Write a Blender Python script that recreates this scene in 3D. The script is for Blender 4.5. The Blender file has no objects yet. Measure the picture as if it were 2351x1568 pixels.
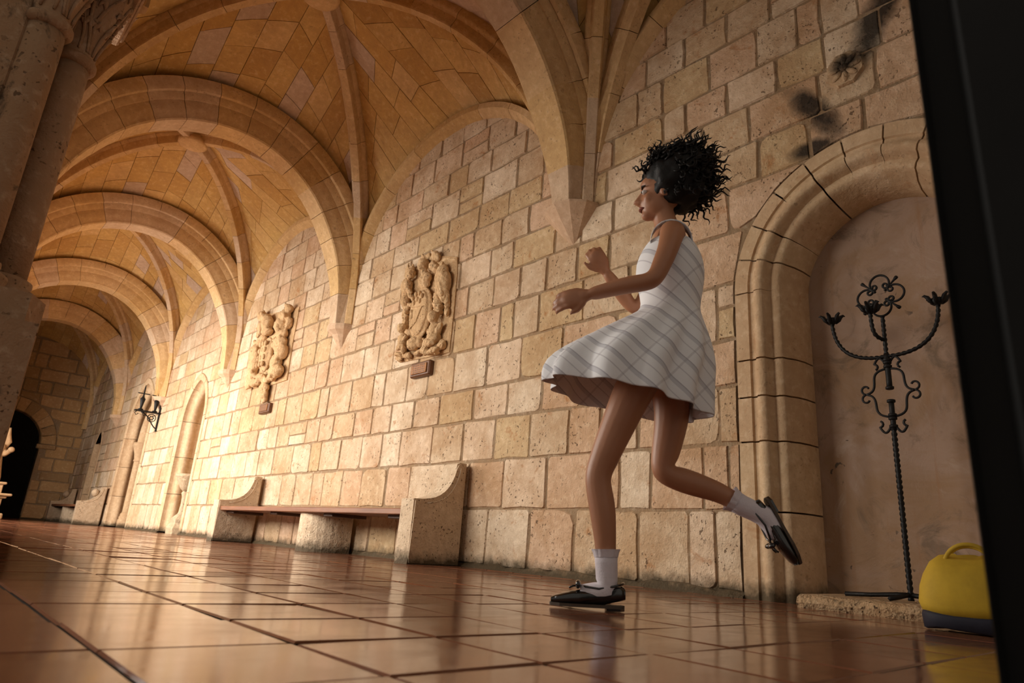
import bpy, bmesh, math, random
from mathutils import Vector, Matrix, noise

random.seed(11)
sc = bpy.context.scene
COL = sc.collection
PI = math.pi

# ------------------------------------------------------------------ camera
cam_d = bpy.data.cameras.new('camera')
cam = bpy.data.objects.new('camera', cam_d)
COL.objects.link(cam)
cam.matrix_world = Matrix((
    (0.73328638, -0.24965598, -0.63242626, 0.0),
    (-0.67636029, -0.17278763, -0.71601759, 0.0),
    (0.06948263, 0.95279396, -0.29556021, 0.18),
    (0, 0, 0, 1)))
cam_d.sensor_width = 36.0
cam_d.lens = 23.35
cam_d.clip_start = 0.02
cam_d.clip_end = 200
cam_d.dof.use_dof = True
cam_d.dof.focus_distance = 4.0
cam_d.dof.aperture_fstop = 4.5
sc.camera = cam

# ------------------------------------------------------------------ light
world = bpy.data.worlds.new('world')
sc.world = world
world.use_nodes = True
bg = world.node_tree.nodes['Background']
bg.inputs[0].default_value = (1.0, 0.88, 0.74, 1)
bg.inputs[1].default_value = 0.31

YC = [-0.35, 3.44, 7.28, 11.0, 14.7, 18.23, 22.0]      # lines of the corbels and piers
W = 3.64                                               # face of the long wall
LX = 0.26                                              # face of the arcade wall
YEND = 22.0


def daylight(y, e, tilt, w=2.9):
    l = bpy.data.lights.new('arcade_daylight', 'AREA')
    l.shape = 'RECTANGLE'
    l.size = w
    l.size_y = 2.2
    l.energy = e
    l.color = (1.0, 0.935, 0.84)
    o = bpy.data.objects.new('arcade_daylight', l)
    COL.objects.link(o)
    o.location = (-1.5, y, 2.6)
    o.rotation_euler = (0, -PI / 2 + math.radians(tilt), 0)
    return o


for y, e, t, w in ((5.36, 300, 26, 2.9), (9.14, 560, 14, 2.9), (12.85, 600, 14, 2.9), (15.6, 330, 16, 1.9)):
    daylight(y, e, t, w)
for y, e in ((9.3, 60), (12.85, 270)):                 # light thrown up by the sunny paving of the courtyard
    daylight(y, e, -30).location.z = 1.25

cy = sc.cycles                                          # the interior needs no deep light paths
cy.max_bounces = 4
cy.diffuse_bounces = 3
cy.glossy_bounces = 2
cy.transmission_bounces = 2
cy.use_adaptive_sampling = True
cy.adaptive_threshold = 0.06
cy.adaptive_min_samples = 12
cy.use_denoising = True
vs = sc.view_settings
vs.view_transform = 'Standard'
vs.look = 'None'
vs.exposure = 0.0
vs.gamma = 1.0
vs.use_curve_mapping = False


# ------------------------------------------------------------------ helpers
def tag(o, label=None, cat=None, group=None, kind=None):
    if label: o['label'] = label
    if cat: o['category'] = cat
    if group: o['group'] = group
    if kind: o['kind'] = kind
    return o


def empty(name, loc=(0, 0, 0), rz=0.0):
    o = bpy.data.objects.new(name, None)
    o.empty_display_size = 0.1
    COL.objects.link(o)
    o.location = loc
    o.rotation_euler = (0, 0, rz)
    return o


class MB:
    """collects shapes, build() links them as one mesh object"""
    def __init__(s):
        s.v = []
        s.f = []

    def add(s, v, f):
        n = len(s.v)
        s.v += [tuple(p) for p in v]
        s.f += [tuple(i + n for i in q) for q in f]
        return s

    def box(s, x0, x1, y0, y1, z0, z1, c=0.0):
        if c <= 0:
            s.add([(x0, y0, z0), (x1, y0, z0), (x1, y1, z0), (x0, y1, z0), (x0, y0, z1), (x1, y0, z1), (x1, y1, z1), (x0, y1, z1)],
                  [(0, 3, 2, 1), (4, 5, 6, 7), (0, 1, 5, 4), (1, 2, 6, 5), (2, 3, 7, 6), (3, 0, 4, 7)])
            return s
        bm = bmesh.new()
        bmesh.ops.create_cube(bm, size=1.0)
        for q in bm.verts:
            q.co = Vector(((x0 + x1) / 2 + q.co.x * (x1 - x0), (y0 + y1) / 2 + q.co.y * (y1 - y0), (z0 + z1) / 2 + q.co.z * (z1 - z0)))
        bmesh.ops.bevel(bm, geom=bm.edges[:], offset=c, segments=1, affect='EDGES')
        s.bm(bm)
        return s

    def bm(s, bm):
        bm.verts.index_update()
        s.add([tuple(q.co) for q in bm.verts], [tuple(q.index for q in fc.verts) for fc in bm.faces])
        bm.free()
        return s

    def sphere(s, c, r, seg=12, rings=8, rot=None):
        if not hasattr(r, '__len__'): r = (r, r, r)
        v, f = [], []
        v.append(Vector((0, 0, r[2])))
        for i in range(1, rings):
            a = PI * i / rings
            for j in range(seg):
                b = 2 * PI * j / seg
                v.append(Vector((r[0] * math.sin(a) * math.cos(b), r[1] * math.sin(a) * math.sin(b), r[2] * math.cos(a))))
        v.append(Vector((0, 0, -r[2])))
        for j in range(seg):
            k = (j + 1) % seg
            f.append((0, 1 + j, 1 + k))
            for i in range(rings - 2):
                a, b = 1 + i * seg, 1 + (i + 1) * seg
                f.append((a + j, b + j, b + k, a + k))
            a = 1 + (rings - 2) * seg
            f.append((a + j, len(v) - 1, a + k))
        if rot is not None: v = [rot @ q for q in v]
        c = Vector(c)
        s.add([q + c for q in v], f)
        return s

    def lathe(s, prof, c=(0, 0), seg=16, a0=0.0, a1=2 * PI):
        """prof: [(r, z)] turned about the vertical through c"""
        full = abs(a1 - a0 - 2 * PI) < 1e-6
        n = seg if full else seg + 1
        v, f = [], []
        for r, z in prof:
            for j in range(n):
                a = a0 + (a1 - a0) * j / seg
                v.append((c[0] + r * math.cos(a), c[1] + r * math.sin(a), z))
        m = len(prof)
        for i in range(m - 1):
            for j in range(seg):
                k = (j + 1) % n
                f.append((i * n + j, i * n + k, (i + 1) * n + k, (i + 1) * n + j))
        f.append(tuple(range(n - 1, -1, -1)))
        f.append(tuple((m - 1) * n + j for j in range(n)))
        s.add(v, f)
        return s

    def prism(s, pts, axis, a, b):
        """closed outline pts pushed from a to b along axis ('x': pts=(y,z), 'y': pts=(x,z), 'z': pts=(x,y))"""
        def P(p, t):
            return {'x': (t, p[0], p[1]), 'y': (p[0], t, p[1]), 'z': (p[0], p[1], t)}[axis]
        n = len(pts)
        s.add([P(p, a) for p in pts] + [P(p, b) for p in pts],
              [tuple(range(n)), tuple(range(2 * n - 1, n - 1, -1))] + [(i, (i + 1) % n, n + (i + 1) % n, n + i) for i in range(n)])
        return s

    def tube(s, path, r, n=8, twist=0.0, closed=False):
        """round (or n-sided) bar along path; r is one radius or one for each point"""
        P = [Vector(p) for p in path]
        m = len(P)
        R = r if hasattr(r, '__len__') else [r] * m
        T = []
        for i in range(m):
            a = P[(i - 1) % m] if (closed or i > 0) else P[i]
            b = P[(i + 1) % m] if (closed or i < m - 1) else P[i]
            t = b - a
            T.append(t.normalized() if t.length > 1e-9 else Vector((0, 0, 1)))
        ref = Vector((1, 0, 0)) if abs(T[0].x) < 0.8 else Vector((0, 1, 0))
        N = (ref - T[0] * ref.dot(T[0])).normalized()
        v, f = [], []
        L = 0.0
        for i in range(m):
            if i:
                N = N - T[i] * N.dot(T[i])
                N = N.normalized() if N.length > 1e-9 else Vector((1, 0, 0))
                L += (P[i] - P[i - 1]).length
            B = T[i].cross(N)
            for j in range(n):
                a = 2 * PI * j / n + twist * L
                v.append(P[i] + (N * math.cos(a) + B * math.sin(a)) * R[i])
        for i in range(m - 1 + (1 if closed else 0)):
            k = (i + 1) % m
            for j in range(n):
                l = (j + 1) % n
                f.append((i * n + j, i * n + l, k * n + l, k * n + j))
        if not closed:
            f.append(tuple(range(n - 1, -1, -1)))
            f.append(tuple((m - 1) * n + j for j in range(n)))
        s.add(v, f)
        return s

    def build(s, name, mat, parent=None, smooth=False):
        me = bpy.data.meshes.new(name)
        me.from_pydata(s.v, [], s.f)
        if smooth:
            me.polygons.foreach_set('use_smooth', [True] * len(me.polygons))
        me.materials.append(mat)
        o = bpy.data.objects.new(name, me)
        COL.objects.link(o)
        if parent: o.parent = parent
        return o


def smooth_by_angle(o, deg=40):
    me = o.data
    me.polygons.foreach_set('use_smooth', [True] * len(me.polygons))
    bm = bmesh.new()
    bm.from_mesh(me)
    lim = math.radians(deg)
    for e in bm.edges:
        if len(e.link_faces) == 2 and e.calc_face_angle(0) > lim:
            e.smooth = False
    bm.to_mesh(me)
    bm.free()
    return o


def bez(p0, p1, p2, p3, n=12):
    out = []
    for i in range(n + 1):
        t = i / n
        a, b, c, d = (1 - t) ** 3, 3 * t * (1 - t) ** 2, 3 * t * t * (1 - t), t ** 3
        out.append(tuple(a * p0[k] + b * p1[k] + c * p2[k] + d * p3[k] for k in range(len(p0))))
    return out


LAB = bpy.data.scenes.new('lab')


def bake(o):
    """the mesh of o with its modifiers applied (o must not be linked to the main scene)"""
    LAB.collection.objects.link(o)
    with bpy.context.temp_override(scene=LAB, view_layer=LAB.view_layers[0]):
        dg = bpy.context.evaluated_depsgraph_get()
        me = bpy.data.meshes.new_from_object(o.evaluated_get(dg))
    LAB.collection.objects.unlink(o)
    return me


# ------------------------------------------------------------------ materials
class NT:
    def __init__(s, name):
        s.m = bpy.data.materials.new(name)
        s.m.use_nodes = True
        s.t = s.m.node_tree
        s.b = s.t.nodes['Principled BSDF']
        s.tc = s.t.nodes.new('ShaderNodeTexCoord')

    def n(s, typ, **kw):
        q = s.t.nodes.new(typ)
        for k, v in kw.items():
            if k.startswith('i_'):
                q.inputs[k[2:].replace('_', ' ')].default_value = v
            else:
                setattr(q, k, v)
        return q

    def l(s, a, b): s.t.links.new(a, b)

    def noise(s, scale, detail=4, rough=0.55, dist=0.0, vec=None):
        q = s.n('ShaderNodeTexNoise')
        q.inputs['Scale'].default_value = scale
        q.inputs['Detail'].default_value = detail
        q.inputs['Roughness'].default_value = rough
        q.inputs['Distortion'].default_value = dist
        s.l(vec or s.tc.outputs['Object'], q.inputs['Vector'])
        return q.outputs['Fac']

    def ramp(s, fac, stops, interp='LINEAR'):
        q = s.n('ShaderNodeValToRGB')
        q.color_ramp.interpolation = interp
        el = q.color_ramp.elements
        while len(el) < len(stops): el.new(0.5)
        for e, (p, c) in zip(el, stops):
            e.position = p
            e.color = (c, c, c, 1) if not hasattr(c, '__len__') else (*c[:3], 1)
        s.l(fac, q.inputs['Fac'])
        return q.outputs['Color']

    def mix(s, fac, a, b, mode='MIX'):
        q = s.n('ShaderNodeMix', data_type='RGBA', blend_type=mode)
        for sock, val in ((q.inputs[0], fac), (q.inputs[6], a), (q.inputs[7], b)):
            if hasattr(val, 'is_linked'): s.l(val, sock)
            elif hasattr(val, '__len__'): sock.default_value = (*val[:3], 1)
            else: sock.default_value = val
        return q.outputs[2]

    def math(s, op, a, b=0.0, clamp=False):
        q = s.n('ShaderNodeMath', operation=op, use_clamp=clamp)
        for sock, val in ((q.inputs[0], a), (q.inputs[1], b)):
            if hasattr(val, 'is_linked'): s.l(val, sock)
            else: sock.default_value = val
        return q.outputs[0]

    def bump(s, h, strength=0.3, dist=0.01, normal=None):
        q = s.n('ShaderNodeBump')
        q.inputs['Strength'].default_value = strength
        q.inputs['Distance'].default_value = dist
        s.l(h, q.inputs['Height'])
        if normal: s.l(normal, q.inputs['Normal'])
        s.l(q.outputs[0], s.b.inputs['Normal'])
        return q.outputs[0]


def stone(name, cols, rnd='object', mottle=0.5, pits=0.5, grain=0.35, stain=None, rough=0.85, rust=0.0, soot=False, foot=False):
    m = NT(name)
    if rnd == 'object':
        r = m.n('ShaderNodeObjectInfo').outputs['Random']
    elif rnd == 'island':
        r = m.n('ShaderNodeNewGeometry').outputs['Random Per Island']
    else:
        r = m.noise(0.6, 2)
    k = len(cols)
    base = m.ramp(r, [((i + 0.5) / k, c) for i, c in enumerate(cols)], 'CONSTANT' if rnd != 'noise' else 'LINEAR') if rnd == 'noise' else \
        m.ramp(r, [(i / k, c) for i, c in enumerate(cols)], 'CONSTANT')
    n1 = m.noise(2.6, 3, 0.6, 0.3)
    n2 = m.noise(17, 4, 0.65)
    c = m.mix(m.ramp(n1, [(0.34, 0.0), (0.66, mottle)]), base, (0.36, 0.20, 0.085))
    c = m.mix(m.ramp(n2, [(0.3, 0.32), (0.62, 0.0)]), c, (0.33, 0.19, 0.09))
    c = m.mix(m.ramp(n2, [(0.55, 0.0), (0.78, 0.32)]), c, (0.86, 0.70, 0.50))
    if rust:
        n3 = m.noise(5.5, 4, 0.7, 0.6)
        c = m.mix(m.ramp(n3, [(0.60, 0.0), (0.70, rust)]), c, (0.36, 0.14, 0.035))
    pit = m.math('MULTIPLY', m.ramp(m.noise(42, 1, 0.6, 0.0), [(0.645, 0.0), (0.70, 1.0)]), m.ramp(m.noise(5, 1), [(0.42, 0.0), (0.62, pits)]))
    c = m.mix(pit, c, (0.10, 0.055, 0.028))
    if soot or foot or stain:
        sep = m.n('ShaderNodeSeparateXYZ')
        m.l(m.tc.outputs['Object'], sep.inputs[0])
    if soot:                                            # black smears on the stones above the niche
        tot = None
        wob = m.math('MULTIPLY', m.math('SUBTRACT', m.noise(6.0, 5, 0.65, 0.5), 0.5), 1.5)
        for (cy, cz, ry, rz, sl) in ((1.02, 3.40, 0.12, 0.36, 0.45), (1.23, 3.115, 0.085, 0.08, 0.0), (1.43, 2.88, 0.10, 0.24, -0.55), (1.47, 2.64, 0.15, 0.065, -0.2)):
            dy = m.math('SUBTRACT', sep.outputs['Y'], cy)
            dz = m.math('SUBTRACT', sep.outputs['Z'], cz)
            dy2 = m.math('ADD', dy, m.math('MULTIPLY', dz, sl))
            q = m.math('ADD', m.math('POWER', m.math('ABSOLUTE', m.math('DIVIDE', dy2, ry)), 2.0), m.math('POWER', m.math('ABSOLUTE', m.math('DIVIDE', dz, rz)), 2.0))
            q = m.math('SUBTRACT', 1.15, m.math('ADD', m.math('MULTIPLY', q, 0.8), wob), True)
            tot = q if tot is None else m.math('MAXIMUM', tot, q)
        c = m.mix(m.math('MULTIPLY', tot, 0.93), c, (0.012, 0.009, 0.007))
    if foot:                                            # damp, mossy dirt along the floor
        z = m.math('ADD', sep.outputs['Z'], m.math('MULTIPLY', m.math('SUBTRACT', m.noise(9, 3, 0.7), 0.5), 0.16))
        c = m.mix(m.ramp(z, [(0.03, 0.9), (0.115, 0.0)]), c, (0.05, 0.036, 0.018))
    if stain:
        sn = m.noise(stain[1], 6, 0.72, 0.9)
        c = m.mix(m.ramp(sn, [(stain[2], 0.0), (stain[2] + 0.1, stain[3])]), c, stain[0])
    m.l(c, m.b.inputs['Base Color'])
    m.b.inputs['Roughness'].default_value = rough
    m.b.inputs['Specular IOR Level'].default_value = 0.25
    h = m.math('SUBTRACT', m.math('ADD', m.math('ADD', n2, m.math('MULTIPLY', m.noise(55, 1, 0.7), 0.35)), m.math('MULTIPLY', n1, 0.8)), m.math('MULTIPLY', pit, 1.3))
    m.bump(h, grain, 0.028)
    return m.m


def plain(name, col, rough=0.6, metal=0.0, var=0.25, scale=8.0, bump=0.15, spec=0.4, col2=None, coat=0.0):
    m = NT(name)
    n1 = m.noise(scale, 5, 0.6)
    c2 = col2 or tuple(x * (1 - var) for x in col)
    m.l(m.ramp(n1, [(0.3, col), (0.7, c2)]), m.b.inputs['Base Color'])
    m.b.inputs['Roughness'].default_value = rough
    m.b.inputs['Metallic'].default_value = metal
    m.b.inputs['Specular IOR Level'].default_value = spec
    m.b.inputs['Coat Weight'].default_value = coat
    if bump: m.bump(m.noise(scale * 5, 4), bump, 0.004)
    return m.m


WALLC = [(0.64, 0.49, 0.335), (0.70, 0.555, 0.40), (0.60, 0.435, 0.275), (0.72, 0.55, 0.395), (0.63, 0.43, 0.285), (0.60, 0.44, 0.255), (0.76, 0.62, 0.46), (0.66, 0.46, 0.315)]
VAULTC = [(0.64, 0.39, 0.125), (0.70, 0.455, 0.17), (0.60, 0.36, 0.11), (0.68, 0.435, 0.155), (0.74, 0.50, 0.22), (0.64, 0.40, 0.13), (0.66, 0.43, 0.15), (0.69, 0.45, 0.165),
          (0.62, 0.39, 0.13), (0.56, 0.33, 0.105), (0.72, 0.47, 0.19), (0.60, 0.46, 0.355), (0.66, 0.505, 0.385)]
RIBC = [(0.66, 0.435, 0.20), (0.70, 0.475, 0.245), (0.62, 0.39, 0.155), (0.67, 0.45, 0.225), (0.64, 0.475, 0.33)]
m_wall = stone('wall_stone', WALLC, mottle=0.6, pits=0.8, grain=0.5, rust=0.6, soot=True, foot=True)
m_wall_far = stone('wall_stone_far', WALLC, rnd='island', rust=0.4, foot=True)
m_vault = stone('vault_stone', VAULTC, mottle=0.3, pits=0.2, grain=0.2)
m_vault_far = stone('vault_stone_far', VAULTC, rnd='island', mottle=0.3, pits=0.15, grain=0.2)
m_rib = stone('rib_stone', RIBC, mottle=0.3, pits=0.35, grain=0.25, stain=((0.10, 0.06, 0.025), 4.0, 0.64, 0.55))
m_corbel = stone('corbel_stone', [(0.62, 0.43, 0.29), (0.64, 0.45, 0.31)], mottle=0.15, pits=0.3, grain=0.2)
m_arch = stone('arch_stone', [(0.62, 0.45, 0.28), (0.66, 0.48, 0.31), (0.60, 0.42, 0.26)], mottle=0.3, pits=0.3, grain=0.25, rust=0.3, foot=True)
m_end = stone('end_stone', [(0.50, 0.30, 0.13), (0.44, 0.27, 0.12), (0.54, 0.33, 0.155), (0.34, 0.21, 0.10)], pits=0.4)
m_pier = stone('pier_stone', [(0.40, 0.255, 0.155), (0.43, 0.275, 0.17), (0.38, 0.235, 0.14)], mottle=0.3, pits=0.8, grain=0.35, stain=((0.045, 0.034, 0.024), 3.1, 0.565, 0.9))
m_carve = stone('carved_stone', [(0.66, 0.44, 0.24), (0.68, 0.46, 0.255)], mottle=0.35, pits=0.6, grain=0.6)
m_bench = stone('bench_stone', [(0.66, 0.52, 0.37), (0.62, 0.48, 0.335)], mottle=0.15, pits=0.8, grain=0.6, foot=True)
m_kerb = stone('kerb_stone', [(0.52, 0.38, 0.235), (0.46, 0.33, 0.2)], mottle=0.5, pits=1.0, grain=0.8, stain=((0.06, 0.045, 0.025), 12, 0.55, 0.8))
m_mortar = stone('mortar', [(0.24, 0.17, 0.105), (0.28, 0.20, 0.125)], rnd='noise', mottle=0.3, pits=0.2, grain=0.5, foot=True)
m_mortar_v = stone('vault_mortar', [(0.33, 0.19, 0.075), (0.36, 0.21, 0.085)], rnd='noise', mottle=0.2, pits=0.1)
m_iron = plain('black_iron', (0.014, 0.012, 0.011), 0.55, 0.4, 0.3, 30, 0.4)
m_black = plain('black_paint', (0.008, 0.008, 0.008), 0.7, 0, 0.3, 6, 0.1, 0.2)
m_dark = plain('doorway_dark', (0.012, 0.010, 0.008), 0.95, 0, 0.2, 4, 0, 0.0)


def floor_mat(name, rnd):
    m = NT(name)
    r = m.n('ShaderNodeObjectInfo').outputs['Random'] if rnd == 'object' else m.n('ShaderNodeNewGeometry').outputs['Random Per Island']
    c = m.ramp(r, [(0.0, (0.155, 0.058, 0.030)), (0.35, (0.215, 0.080, 0.040)), (0.7, (0.18, 0.072, 0.041)), (1.0, (0.265, 0.110, 0.062))])
    mp = m.n('ShaderNodeMapping')
    mp.inputs['Scale'].default_value = (1.0, 2.2, 1.0)
    m.l(m.tc.outputs['Object'], mp.inputs['Vector'])
    n1 = m.noise(5.0, 5, 0.62, 0.4, mp.outputs[0])
    c = m.mix(m.ramp(n1, [(0.38, 0.0), (0.68, 0.55)]), c, (0.15, 0.058, 0.028))
    c = m.mix(m.ramp(m.noise(38, 4, 0.7), [(0.58, 0.0), (0.75, 0.35)]), c, (0.40, 0.18, 0.10))
    m.l(c, m.b.inputs['Base Color'])
    m.l(m.ramp(n1, [(0.3, 0.09), (0.7, 0.19)]), m.b.inputs['Roughness'])
    m.b.inputs['Specular IOR Level'].default_value = 0.38
    m.bump(m.math('ADD', m.noise(3.2, 3), m.math('MULTIPLY', m.noise(60, 3), 0.05)), 0.06, 0.012)
    return m.m


m_tile = floor_mat('terracotta', 'object')
m_tile_far = floor_mat('terracotta_far', 'island')
m_grout = plain('grout', (0.06, 0.045, 0.032), 0.95, 0, 0.4, 12, 0.4, 0.05)


def plaster_mat():
    m = NT('stained_plaster')
    n0 = m.noise(1.6, 5, 0.65, 0.6)
    c = m.ramp(n0, [(0.25, (0.30, 0.185, 0.115)), (0.45, (0.36, 0.24, 0.17)), (0.6, (0.30, 0.18, 0.10)), (0.8, (0.40, 0.28, 0.205))])
    n1 = m.noise(3.4, 6, 0.7, 1.0)
    c = m.mix(m.ramp(n1, [(0.55, 0.0), (0.66, 0.6)]), c, (0.13, 0.088, 0.055))
    c = m.mix(m.ramp(n1, [(0.30, 0.5), (0.42, 0.0)]), c, (0.46, 0.355, 0.28))
    mp = m.n('ShaderNodeMapping')
    mp.inputs['Scale'].default_value = (1, 9, 0.5)
    m.l(m.tc.outputs['Object'], mp.inputs['Vector'])
    c = m.mix(m.ramp(m.noise(2.0, 4, 0.6, 0.2, mp.outputs[0]), [(0.60, 0.0), (0.72, 0.5)]), c, (0.30, 0.15, 0.07))
    spots = m.math('MULTIPLY', m.ramp(m.noise(13, 4, 0.55, 0.8), [(0.66, 0.0), (0.70, 1.0)]), m.ramp(m.noise(2.3, 3), [(0.5, 0.0), (0.58, 0.9)]))
    c = m.mix(spots, c, (0.055, 0.04, 0.03))
    m.l(c, m.b.inputs['Base Color'])
    m.b.inputs['Roughness'].default_value = 0.85
    m.bump(m.math('SUBTRACT', m.math('ADD', m.noise(9, 6, 0.65), n1), spots), 0.35, 0.02)
    return m.m


m_plaster = plaster_mat()


def wood_mat(name, c0, c1, axis=1, rough=0.5):
    m = NT(name)
    mp = m.n('ShaderNodeMapping')
    s = [14.0, 14.0, 14.0]
    s[axis] = 0.9
    mp.inputs['Scale'].default_value = s
    m.l(m.tc.outputs['Object'], mp.inputs['Vector'])
    n1 = m.noise(2.0, 5, 0.6, 0.6, mp.outputs[0])
    m.l(m.ramp(n1, [(0.3, c0), (0.7, c1)]), m.b.inputs['Base Color'])
    m.b.inputs['Roughness'].default_value = rough
    m.bump(n1, 0.2, 0.004)
    return m.m


m_wood = wood_mat('bench_wood', (0.16, 0.06, 0.028), (0.30, 0.125, 0.055))
m_wood_dk = wood_mat('batten_wood', (0.05, 0.022, 0.012), (0.09, 0.04, 0.02), 0)

# ------------------------------------------------------------------ the floor
T = 0.30
X0, Y0 = 0.27, 0.85


def tile_shape(x, y, rng):
    g = 0.0035
    w = T / 2 - g
    tx, ty = rng.uniform(-1, 1) * 0.0011, rng.uniform(-1, 1) * 0.0011
    dz = rng.uniform(-0.0008, 0.0008)
    def P(a, b, z): return (x + a, y + b, z + dz + (a * tx + b * ty) / w)
    b = w - 0.004
    v = [P(-w, -w, -0.004), P(w, -w, -0.004), P(w, w, -0.004), P(-w, w, -0.004), P(-b, -b, 0), P(b, -b, 0), P(b, b, 0), P(-b, b, 0)]
    return v, [(4, 5, 6, 7), (0, 1, 5, 4), (1, 2, 6, 5), (2, 3, 7, 6), (3, 0, 4, 7)]


floor = MB().box(-4.5, W + 0.9, -4.0, YEND + 1.5, -0.3, -0.006).build('floor', m_grout)
tag(floor, 'glossy terracotta tile floor of the cloister gallery', 'floor', kind='structure')
rng = random.Random(5)
tiles = []
for i in range(-8, 13):
    for j in range(-8, 74):
        x, y = X0 + (i + 0.5) * T, Y0 + (j + 0.5) * T
        if x > W + 0.2 or y > YEND + 0.2: continue
        ang = math.degrees(math.atan2(x, y))            # in view of the camera?
        d = math.hypot(x, y)
        tiles.append((0 if (-2 < ang < 84 and d > 0.45) else 1, d, x, y))
tiles.sort()
rest = MB()
n = 0
for vis, d, x, y in tiles:
    v, f = tile_shape(x, y, rng)
    if vis == 0 and n < 290:
        MB().add(v, f).build('floor_tile', m_tile, floor)
        n += 1
    else:
        rest.add(v, f)
tag(rest.build('floor_tiling', m_tile_far, floor), kind='stuff')


# ------------------------------------------------------------------ arches as outlines
def arch_pts(c, r, zs, rise, n=18):
    """outline from the low-u springing over the crown to the high-u springing; pointed when rise > r"""
    out = []
    if rise <= r * 1.02:
        for i in range(n + 1):
            a = PI - PI * i / n
            out.append((c + r * math.cos(a), zs + rise * math.sin(a)))
        return out
    k = (rise * rise - r * r) / (2 * r)
    amax = math.atan2(rise, k)
    h = n // 2
    left = []
    for i in range(h + 1):
        a = PI - amax * i / h
        left.append((c + k + (r + k) * math.cos(a), zs + (r + k) * math.sin(a)))
    return left + [(2 * c - u, z) for u, z in reversed(left[:-1])]


def arched_face(mb, u0, u1, ztop, arches, P):
    u = u0
    for (c, r, zs, rise) in sorted(arches):
        a, b = c - r, c + r
        mb.add([P(u, 0), P(a, 0), P(a, ztop), P(u, ztop)], [(0, 1, 2, 3)])
        mb.add([P(a, zs), P(a, ztop), P(a, zs)], [])
        pts = arch_pts(c, r, zs, rise)
        for p, q in zip(pts[:-1], pts[1:]):
            mb.add([P(*p), P(*q), P(q[0], ztop), P(p[0], ztop)], [(0, 1, 2, 3)])
        u = b
    mb.add([P(u, 0), P(u1, 0), P(u1, ztop), P(u, ztop)], [(0, 1, 2, 3)])


def sweep(mb, pts, prof, P, cap=True):
    """sweeps a profile [(inward, depth)] along an outline (u,z); the inward side is left of the run"""
    st = []
    m = len(pts)
    for i in range(m):
        a = pts[max(i - 1, 0)]
        b = pts[min(i + 1, m - 1)]
        tx, tz = b[0] - a[0], b[1] - a[1]
        L = math.hypot(tx, tz) or 1
        nx, nz = tz / L, -tx / L
        st.append([P(pts[i][0] + nx * w, pts[i][1] + nz * w, d) for w, d in prof])
    k = len(prof)
    v = [p for s in st for p in s]
    f = []
    for i in range(m - 1):
        for j in range(k - 1):
            f.append((i * k + j, i * k + j + 1, (i + 1) * k + j + 1, (i + 1) * k + j))
    if cap:
        f.append(tuple(range(k)))
        f.append(tuple((m - 1) * k + j for j in range(k - 1, -1, -1)))
    mb.add(v, f)
    return mb


def split_run(pts, n, gap):
    """cuts a polyline into n runs with gaps between them"""
    L = [0.0]
    for a, b in zip(pts[:-1], pts[1:]): L.append(L[-1] + math.dist(a, b))
    tot = L[-1]
    def at(s):
        s = min(max(s, 0), tot)
        for i in range(len(L) - 1):
            if s <= L[i + 1]:
                t = (s - L[i]) / max(L[i + 1] - L[i], 1e-9)
                return tuple(a + (b - a) * t for a, b in zip(pts[i], pts[i + 1]))
        return tuple(pts[-1])
    out = []
    for i in range(n):
        a, b = tot * i / n + gap / 2, tot * (i + 1) / n - gap / 2
        run = [at(a)] + [pts[q] for q in range(len(L)) if a + 1e-4 < L[q] < b - 1e-4] + [at(b)]
        out.append(run)
    return out


# ------------------------------------------------------------------ the long wall
NA = (1.178, 0.826, 1.797, 0.826)                      # niche beside the candelabrum: centre, radius, springing, rise
NB = (12.48, 0.56, 1.95, 0.72)                         # narrow niche
NC = (16.15, 0.86, 2.02, 1.06)                         # portal with the column
ND = (19.75, 0.35, 1.75, 0.55)                         # dim niche near the corner
wallR = MB()
PW = lambda u, z: (W, u, z)
arched_face(wallR, -4.0, YEND + 0.5, 5.3, [NA, NB, NC, ND], PW)
wallR.box(W + 0.62, W + 0.9, -4.0, YEND + 0.6, -0.2, 5.4)
wallR = wallR.build('wall_right', m_mortar)
tag(wallR, 'long cream ashlar stone wall of the gallery with niches and benches', 'wall', kind='structure')

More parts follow.
